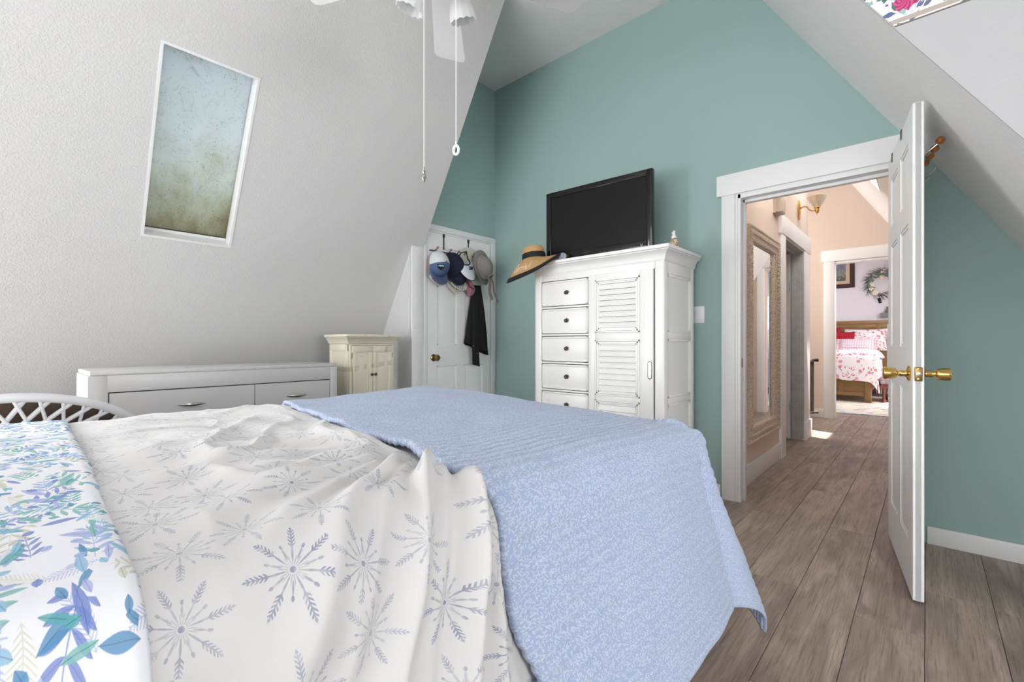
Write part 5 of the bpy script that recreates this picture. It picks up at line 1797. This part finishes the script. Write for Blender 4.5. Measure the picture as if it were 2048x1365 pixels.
b = B(); b.box(-0.028, 0.028, -0.025, 0.0, -0.055, 0.055, 0.006, M=Matrix.Translation((-0.735, YFW, 1.955)) @ Matrix.Rotation(R(-16), 4, 'Y'))
wd_ = obj('wall_clip', b, M_black, None); setp(wd_, 'small black tilted clip fixed to the far wall below the wreath', 'clip')
sh = thing('wall_shelf', 'short grey wall shelf at the edge of the far doorway', 'shelf', (-0.5, YFW, 1.64))
M_gshelf = mat('blue_grey_wood', (120, 126, 130), 0.6, vary=0.1, vscale=20)
b = B(); b.box(-0.72, -0.36, YFW - 0.13, YFW, 1.60, 1.685, 0.004); obj('board', b, M_gshelf, sh, world=True)
b = B(); b.lathe([(0.001, 0), (0.035, 0), (0.045, 0.03), (0.03, 0.08), (0.018, 0.11), (0.024, 0.13), (0.001, 0.13)], 14, M=Matrix.Translation((-0.60, YFW - 0.07, 1.686)))
setp(obj('small_vase', b, mat('mottled_brown_glaze', (130, 112, 104), 0.4, vary=0.3, vscale=30), None), 'small mottled brown vase standing on the grey wall shelf', 'vase')

# ================================================================== the bed in the foreground
XL, XR, YH, YF = -2.065, -0.535, -0.62, 1.575
ZT = 0.79
bed = thing('bed', 'queen bed under white fleece blanket and blue quilt filling the foreground', 'bed', ((XL + XR) / 2, (YH + YF) / 2, 0))
M_ticking = mat('white_mattress_ticking', (228, 226, 222), 0.85, vary=0.03, bump=(80, 0.1, 0.002))
M_basewood = mat('dark_bed_base', (66, 52, 44), 0.5, vary=0.15, vscale=8)
b = B(); b.box(XL + 0.05, XR - 0.05, YH + 0.02, YF - 0.05, 0.47, ZT - 0.03, 0.07, 4); obj('mattress', b, M_ticking, bed, world=True)
b = B(); b.box(XL + 0.05, XR - 0.06, YH + 0.02, YF - 0.07, 0.20, 0.47, 0.02, 2); obj('box_spring', b, M_ticking, bed, world=True)
for x in (XL + 0.12, XR - 0.14):
    for y in (YH + 0.1, YF - 0.2):
        b = B(); b.box(x - 0.035, x + 0.035, y - 0.035, y + 0.035, 0, 0.2, 0.004); obj('leg', b, M_basewood, bed, world=True)
b = B(); b.box(XL - 0.02, XR + 0.02, YH - 0.08, YH, 0.0, 1.15, 0.015); obj('headboard', b, M_basewood, bed, world=True)

RC = 0.13      # plan radius of the bedding's corners
RR = 0.11      # radius over the mattress edge


def support(s, t, lean=0.22, corner=1.0):
    """unrolled cloth point -> (point on the bed shape, outward normal, overhang distance)"""
    x0, x1, y0, y1 = XL + RC, XR - RC, YH - 5, YF - RC
    qx, qy = min(max(s, x0), x1), min(max(t, y0), y1)
    vx, vy = s - qx, t - qy
    L = math.hypot(vx, vy)
    base = ZT + 0.022 * (1 - ((qx - (XL + XR) / 2) / ((XR - XL) / 2 + 0.08)) ** 2 * 0.9)
    base -= 0.030 * max(0.0, (qy - 0.9)) / 0.6 * max(0.0, (qx + 1.6))
    if L < 1e-9:
        return Vector((s, t, base)), Vector((0, 0, 1)), 0.0
    nx, ny = vx / L, vy / L
    flat = RC - RR
    if L <= flat:
        return Vector((s, t, base)), Vector((0, 0, 1)), 0.0
    d = L - flat
    if d > 0.42: d = 0.42 + (d - 0.42) * corner
    if d < RR * PI / 2 * 0.96:
        a = d / RR
        h, v = RR * math.sin(a), RR * (1 - math.cos(a))
        nrm = Vector((nx * math.sin(a), ny * math.sin(a), math.cos(a)))
    else:
        e = d - RR * PI / 2 * 0.96
        h = RR + e * math.sin(lean)
        v = RR + e * math.cos(lean)
        nrm = Vector((nx * math.cos(lean), ny * math.cos(lean), math.sin(lean)))
    return Vector((qx + nx * (flat + h), qy + ny * (flat + h), base - v)), nrm, d


def fbm(x, y, s, seed):
    return mnoise.noise(Vector((x * s, y * s, seed)))


def cloth(name, S_, T_, fun, m, label, cat, uvs=None, rim=0.02):
    """grid cloth with an under side, so the edges have thickness; UV = unrolled metres"""
    ns, nt_ = len(S_), len(T_)
    pts = np.zeros((ns, nt_, 3)); 
    for i, s in enumerate(S_):
        for j in range(nt_):
            pts[i, j] = fun(s, T_[j])
    du = np.gradient(pts, axis=0); dv = np.gradient(pts, axis=1)
    N = np.cross(du, dv); N /= np.linalg.norm(N, axis=2, keepdims=True) + 1e-12
    if N[ns // 2, nt_ // 2, 2] < 0: N = -N
    under = pts - N * rim
    V = np.concatenate([pts.reshape(-1, 3), under.reshape(-1, 3)])
    uv = [(s, t) for s in S_ for t in T_]
    uv = np.array(uv + uv)
    def I(i, j, k=0): return k * ns * nt_ + i * nt_ + j
    F = []
    for i in range(ns - 1):
        for j in range(nt_ - 1):
            F.append((I(i, j), I(i + 1, j), I(i + 1, j + 1), I(i, j + 1)))
            F.append((I(i, j, 1), I(i, j + 1, 1), I(i + 1, j + 1, 1), I(i + 1, j, 1)))
    for i in range(ns - 1):
        F.append((I(i, 0), I(i, 0, 1), I(i + 1, 0, 1), I(i + 1, 0)))
        F.append((I(i, nt_ - 1), I(i + 1, nt_ - 1), I(i + 1, nt_ - 1, 1), I(i, nt_ - 1, 1)))
    for j in range(nt_ - 1):
        F.append((I(0, j), I(0, j + 1), I(0, j + 1, 1), I(0, j, 1)))
        F.append((I(ns - 1, j), I(ns - 1, j, 1), I(ns - 1, j + 1, 1), I(ns - 1, j + 1)))
    me = bpy.data.meshes.new(name)
    me.from_pydata(V.tolist(), [], F)
    me.update()
    lay = me.uv_layers.new(name='UVMap')
    li = np.zeros(len(me.loops), dtype=np.int64)
    me.loops.foreach_get('vertex_index', li)
    lay.data.foreach_set('uv', uv[li].astype(np.float32).ravel())
    me.polygons.foreach_set('use_smooth', [True] * len(me.polygons))
    me.materials.append(m)
    o = bpy.data.objects.new(name, me)
    COL.objects.link(o)
    WM[o.name] = Matrix()
    return setp(o, label, cat)


# ---- white fleece with grey-lavender snowflakes
def fleece_mat():
    n = newmat('white_fleece_with_grey_snowflakes')
    tc = n.new('ShaderNodeTexCoord')
    uv = tc.outputs['UV']
    x, y, z = n.sep(uv)
    nx = n.noise(uv, 5.0, 1.0); 
    vec = n.comb(x, y)
    dx, dy, r1, r2, r3 = n.cell(vec, 10.4, 0.45)
    rr = (dx * dx + dy * dy).sqrt()
    at = n.new('ShaderNodeMath'); at.operation = 'ARCTAN2'; n.link(dy, at.inputs[0]); n.link(dx, at.inputs[1])
    ang = X(n.nt, at.outputs[0]) + r1 * 1.0
    size = r2 * 0.2 + 0.54
    q = rr / size
    def arms(k, off, mode):
        w = 2 * PI / k
        f = ((ang + off) / w).fract()
        th = (f - 0.5) * w
        return q * th.cos(), (q * th.sin()).abs()
    # six long feathered arms
    u, v = arms(7, 0.0, 0)
    stem = v.sm(0.0005, 0.0017, 1.0, 0.0) * q.sm(0.010, 0.014) * q.sm(0.074, 0.078, 1.0, 0.0)
    tick = ((u - v * 1.1) / 0.0068).fract()
    prof = (u - 0.030).sm(0.0, 0.012) * (u - 0.066).sm(0.0, 0.012, 1.0, 0.0) * 0.0058
    feather = (tick - 0.5).abs().sm(0.20, 0.34, 1.0, 0.0) * (v - prof).sm(-0.0008, 0.0006, 1.0, 0.0) * q.sm(0.030, 0.034) * q.sm(0.074, 0.079, 1.0, 0.0)
    # short petals between
    u2, v2 = arms(14, 0.224, 0)
    pet = ((u2 - 0.026) / 0.0105).pow(2.0) + (v2 / 0.0019).pow(2.0)
    petal = pet.sm(0.6, 1.2, 1.0, 0.0)
    u3, v3 = arms(21, 0.0, 0)
    ray = v3.sm(0.0003, 0.0011, 1.0, 0.0) * q.sm(0.006, 0.008) * q.sm(0.020, 0.024, 1.0, 0.0)
    tip = (((u2 - 0.040) / 0.0045).pow(2.0) + (v2 / 0.0024).pow(2.0)).sm(0.6, 1.3, 1.0, 0.0)
    dot = q.sm(0.0042, 0.0056, 1.0, 0.0)
    f = (stem * 0.75).max(feather * 0.85).max(petal * 0.6).max(ray * 0.55).max(tip * 0.8).max(dot)
    blot = n.noise(uv, 60.0, 3.0, 0.6).sm(0.25, 0.62, 0.35, 1.0)
    fade = r3 * 0.3 + 0.58
    col = n.mix(f * blot * fade, n.mix(nx, lin(202, 200, 198), lin(210, 209, 208)), lin(104, 109, 142))
    n.base(col)
    n.bsdf.inputs['Roughness'].default_value = 0.92
    n.bsdf.inputs['Sheen Weight'].default_value = 0.35
    n.bsdf.inputs['Specular IOR Level'].default_value = 0.15
    fz = n.noise(n.coord('UV'), 900.0, 2.0, 0.6)
    wr_ = n.noise(uv, 26.0, 3.0, 0.55)
    n.bump(fz * 0.12 + wr_ * 0.6, 0.22, 0.006)
    return n.m


def te(s):
    """the quilt's upper edge, as unrolled t"""
    xs = [XL - 0.25, XL, -1.60, -1.21, -0.80, -0.62, -0.4, -0.2, 0.1]
    ys = [0.80, 0.785, 0.69, 0.64, 0.585, 0.555, 0.555, 0.59, 0.63]
    return float(np.interp(s, xs, ys)) + 0.006 * math.sin(s * 19) + 0.004 * math.sin(s * 43 + 1)



GATH = (-0.80, 0.70)
FOLDS = [(-6, 5, .004), (-13, 3.0, .012), (-19, 2.2, .014), (-25, 2.6, .040), (-33, 3.4, .066), (-41, 2.6, .026), (-47, 3.2, .052), (-55, 3.0, .024), (-62, 3.8, .038), (-72, 5, .022), (-84, 6, .018), (-98, 7, .018), (-114, 8, .020), (-132, 8, .016), (-150, 8, .014)]


def blanket_f(s, t):
    p, nrm, d = support(s, t)
    ds, dt = s - GATH[0], t - GATH[1]
    rho = math.hypot(ds, dt)
    ph = math.degrees(math.atan2(dt, ds)) + 7.0 * math.sin(rho * 6 + 0.5) + 5.0 * fbm(s, t, 3.0, 7.7)
    amp = min(1.0, max(0.0, rho - 0.05) / 0.20) * (1.0 - 0.55 * min(1.0, max(0.0, (rho - 0.28) / 0.6)))
    f = 0.0
    for a, w, k in FOLDS:
        g = abs(ph - a) / w
        if g < 3.2: f += k * math.exp(-g ** 1.6)
    f *= amp * min(1.0, max(0.0, (1.15 - rho) / 0.55))
    top = 1.0 if d == 0 else max(0.0, 1 - d / 0.3)
    near = math.exp(-((s + 1.05) / 0.6) ** 2)
    rum = 0.020 * fbm(s * 0.6 + t * 0.5, t * 1.6 - s * 0.25, 4.4, 3.1) + 0.009 * fbm(s, t * 1.4, 10.0, 8.3)
    rg = 1.0 - abs(fbm(s * 0.9 + t * 0.35, t * 1.2, 4.8, 12.0)) * 3.2
    rum += 0.014 * max(0.0, rg) ** 2
    f += rum * (0.30 + 0.75 * near)
    hang = max(0.0, d - 0.06)
    f += hang * 0.07 * math.sin(t * 15.0 + 1.2 + 2.0 * fbm(t, 0.3, 2.0, 1.0)) * (1 - math.exp(-hang * 8))
    k0 = max(0.0, min(1.0, (t - 0.10) / 0.16)); k0 = k0 * k0 * (3 - 2 * k0)
    f *= 0.12 + 0.88 * k0
    under = max(0.0, min(1.0, (t - te(s) + 0.045) / 0.06))
    return p + nrm * (f * (1 - under) + 0.008 - 0.012 * under)


S_b = np.concatenate([np.linspace(XL - 0.42, XL + 0.1, 26)[:-1], np.linspace(XL + 0.1, -1.15, 60)[:-1], np.linspace(-1.15, XR + 0.62, 230)])
T_b = np.concatenate([np.linspace(-0.55, -0.05, 22)[:-1], np.linspace(-0.05, 0.92, 210)])
cloth('fleece_blanket', S_b, T_b, blanket_f, fleece_mat(), 'white fleece blanket with grey snowflakes rumpled across the middle of bed', 'blanket', rim=0.006)


# ---- blue quilted coverlet
def quilt_mat():
    n = newmat('pale_blue_quilt_with_white_sprigs')
    tc = n.new('ShaderNodeTexCoord')
    uv = tc.outputs['UV']
    x, y, z = n.sep(uv)
    vec = n.comb(x, y)
    col = n.mix(n.noise(uv, 9.0, 2.0), lin(158, 174, 204), lin(168, 184, 211))
    tot = None
    for sc, L, w, th in ((120, 0.0036, 0.00105, 0.22), (165, 0.0028, 0.00095, 0.10), (95, 0.0040, 0.0009, 0.30)):
        mp = n.new('ShaderNodeMapping'); mp.inputs['Location'].default_value = (sc * 0.137, sc * 0.071, 0); n.nt.links.new(vec, mp.inputs[0])
        dx, dy, r1, r2, r3 = n.cell(mp.outputs[0], sc, 1.0)
        a = r1 * 6.283
        u = dx * a.cos() + dy * a.sin(); v = dy * a.cos() - dx * a.sin()
        m = ((u / L).pow(2.0) + (v / w).pow(2.0)).sm(0.55, 1.3, 1.0, 0.0) * r2.sm(th, th + 0.02)
        tot = m if tot is None else tot.max(m)
    col = n.mix(tot * 0.62, col, lin(212, 216, 226))
    n.base(col)
    n.bsdf.inputs['Roughness'].default_value = 0.85
    n.bsdf.inputs['Specular IOR Level'].default_value = 0.2
    n.bsdf.inputs['Sheen Weight'].default_value = 0.15
    st = ((x * (1 / 0.027)).fract() - 0.5).abs()
    pk = n.noise(n.comb(x * 30.0, y * 110.0), 1.0, 2.0)
    n.bump(pk * st.sm(0.25, 0.5, 0.3, 1.0) * 0.8 + n.noise(uv, 60.0, 2.0) * 0.5, 0.35, 0.005)
    return n.m


def quilt_f(s, tn):
    # tn 0..1 from the upper edge to the foot hem
    t0, t1 = te(s), YF + 0.46
    t = t0 + (t1 - t0) * tn
    p, nrm, d = support(s, t, 0.24, 0.84)
    ch_ = abs(math.sin(PI * s / 0.027)) ** 0.6 * 0.0045
    f = 0.014 + ch_
    f += 0.010 * fbm(s, t, 3.0, 5.0) + 0.004 * fbm(s, t, 9.0, 2.0)
    # the blanket's bunched folds lift the upper edge
    f += 0.010 * math.exp(-((t - t0) / 0.06) ** 2) * math.exp(-((s + 0.85) / 0.16) ** 2)
    f += 0.012 * math.exp(-((t - 1.45) / 0.25) ** 2) * math.exp(-((s - XL) / 0.4) ** 2)
    # loose hang: swell and a corner fold
    hang = max(0.0, d - 0.08)
    x1, y1 = XR - RC, YF - RC
    if s > x1:
        ang = math.degrees(math.atan2(max(0.0, t - y1), max(1e-6, s - x1)))
        f += hang * (0.05 * math.sin((min(t, y1) - 0.55) * 3.0 + 0.3) + 0.13 * math.exp(-((ang - 44) / 20) ** 2) - 0.05 * ang / 90)
        f += 0.016 * math.exp(-((ang - 26) / 12) ** 2) * min(1, hang * 8) - 0.012 * math.exp(-((ang - 6) / 6) ** 2) * min(1, hang * 8)
        f += 0.030 * math.exp(-((ang - 46) / 14) ** 2) * math.exp(-((hang - 0.03) / 0.035) ** 2)
    hem = (t1 - t)
    return p + nrm * f


S_q = np.arange(XL - 0.16, XR + 0.51, 0.0054)
# round the hem corner a little by using the same hem distance everywhere
T_q = np.concatenate([np.linspace(0, 0.04, 6)[:-1], np.linspace(0.04, 1, 120)])
cloth('quilt', S_q, T_q, quilt_f, quilt_mat(), 'pale blue channel-stitched quilt with white sprigs over the bed foot', 'quilt', rim=0.014)


# ---- turned-down floral sheet at the head end
def leafprint():
    n = newmat('white_sheet_with_blue_green_leaves')
    tc = n.new('ShaderNodeTexCoord')
    uv = tc.outputs['UV']
    x, y, z = n.sep(uv)
    nz = n.noise(uv, 8.0, 1.0)
    vec = n.comb(x + (nz - 0.5) * 0.03, y + (nz - 0.5) * 0.03)
    col = n.mix(nz, lin(236, 238, 244), lin(242, 243, 247))
    pal = [lin(104, 176, 180), lin(122, 142, 206), lin(150, 196, 222), lin(136, 192, 184), lin(176, 188, 230), lin(214, 214, 196), lin(92, 150, 190)]
    def place(sc, ox):
        mp = n.new('ShaderNodeMapping'); mp.inputs['Location'].default_value = (ox, ox * 0.61, 0); n.nt.links.new(vec, mp.inputs[0])
        dx, dy, r1, r2, r3 = n.cell(mp.outputs[0], sc, 0.9)
        a = r1 * 6.283
        return dx * a.cos() + dy * a.sin(), dy * a.cos() - dx * a.sin(), r2, r3
    def pcol(r): return n.ramp(r, [(i / 7, c) for i, c in enumerate(pal)], True)
    # pale feathery ferns
    u, v, r2, r3 = place(12.0, 3.3)
    av = v.abs()
    fern = (((u - av * 0.9) / 0.0058).fract() - 0.5).abs().sm(0.12, 0.26, 1.0, 0.0) * (av - (u * u * -9.0 + 0.014)).sm(-0.001, 0.001, 1.0, 0.0)
    fern = fern.max(av.sm(0.0004, 0.001, 1.0, 0.0) * u.abs().sm(0.036, 0.040, 1.0, 0.0))
    col = n.mix(fern * 0.55, col, n.ramp(r2, [(0, lin(150, 166, 222)), (0.4, lin(206, 204, 170)), (0.7, lin(150, 200, 200))], True))
    # sprigs with paired leaves
    for sc, ox, P, Lw, wl in ((9.0, 0.0, 0.022, 0.030, 0.30), (11.0, 7.7, 0.015, 0.022, 0.34)):
        u, v, r2, r3 = place(sc, ox)
        av = v.abs()
        lens = (av / Lw) * ((av / Lw) * -1.0 + 1.0) * 4.0
        leaf = ((((u - av * 0.75) / P).fract() - 0.5).abs() - lens * wl).sm(-0.05, 0.03, 1.0, 0.0) * (av - Lw).sm(-0.001, 0.0, 1.0, 0.0) * u.abs().sm(P * 1.9, P * 2.0, 1.0, 0.0)
        stem = av.sm(0.0006, 0.0013, 1.0, 0.0) * u.abs().sm(P * 2.3, P * 2.4, 1.0, 0.0)
        vein = ((((u - av * 0.75) / P).fract() - 0.5).abs()).sm(0.02, 0.05, 0.35, 0.0)
        c = pcol(r2)
        col = n.mix(leaf * r3.sm(0.14, 0.16) * 0.85, col, n.mix(vein, c, lin(40, 80, 120)))
        col = n.mix(stem * r3.sm(0.14, 0.16) * 0.7, col, c)
    # single pointed leaves and berries
    for sc, ox, L, w in ((15.0, 1.9, 0.030, 0.0085), (19.0, 5.1, 0.022, 0.0055), (24.0, 9.1, 0.010, 0.0065)):
        u, v, r2, r3 = place(sc, ox)
        m = (v.abs() - ((u / L).pow(2.0) * -1.0 + 1.0) * w).sm(-0.0008, 0.0008, 1.0, 0.0) * r3.sm(0.36, 0.38)
        mid = v.abs().sm(0.0003, 0.0008, 0.5, 0.0)
        c = pcol(r2)
        col = n.mix(m * 0.88, col, n.mix(mid, c, lin(50, 84, 130)))
    n.base(col)
    n.bsdf.inputs['Roughness'].default_value = 0.8
    n.bsdf.inputs['Specular IOR Level'].default_value = 0.25
    n.bump(n.noise(uv, 22.0, 3.0), 0.25, 0.006)
    return n.m


def sheet_f(s, tn):
    t1 = 0.118 - 0.030 * (s - XL) / 1.5 + 0.002 * math.sin(9 * s)
    t0 = -0.50
    t = t0 + (t1 - t0) * tn
    p, nrm, d = support(s, t)
    f = 0.022 + 0.005 * fbm(s, t, 5.0, 4.4) + 0.002 * fbm(s * 0.4, t, 14.0, 1.4)
    f += max(0.0, d - 0.08) * 0.05 * math.sin(t * 13 + 2)
    e = (t1 - t)
    f -= 0.008 * max(0.0, 1 - e / 0.015) ** 2
    return p + nrm * f


S_s = np.concatenate([np.linspace(XL + 0.02, -1.0, 80)[:-1], np.linspace(-1.0, XR + 0.5, 110)])
T_s = np.concatenate([np.linspace(0, 0.6, 16)[:-1], np.linspace(0.6, 1, 60)])
cloth('floral_sheet', S_s, T_s, sheet_f, leafprint(), 'white sheet with blue and green leaf print turned down at bed head', 'sheet', rim=0.012)
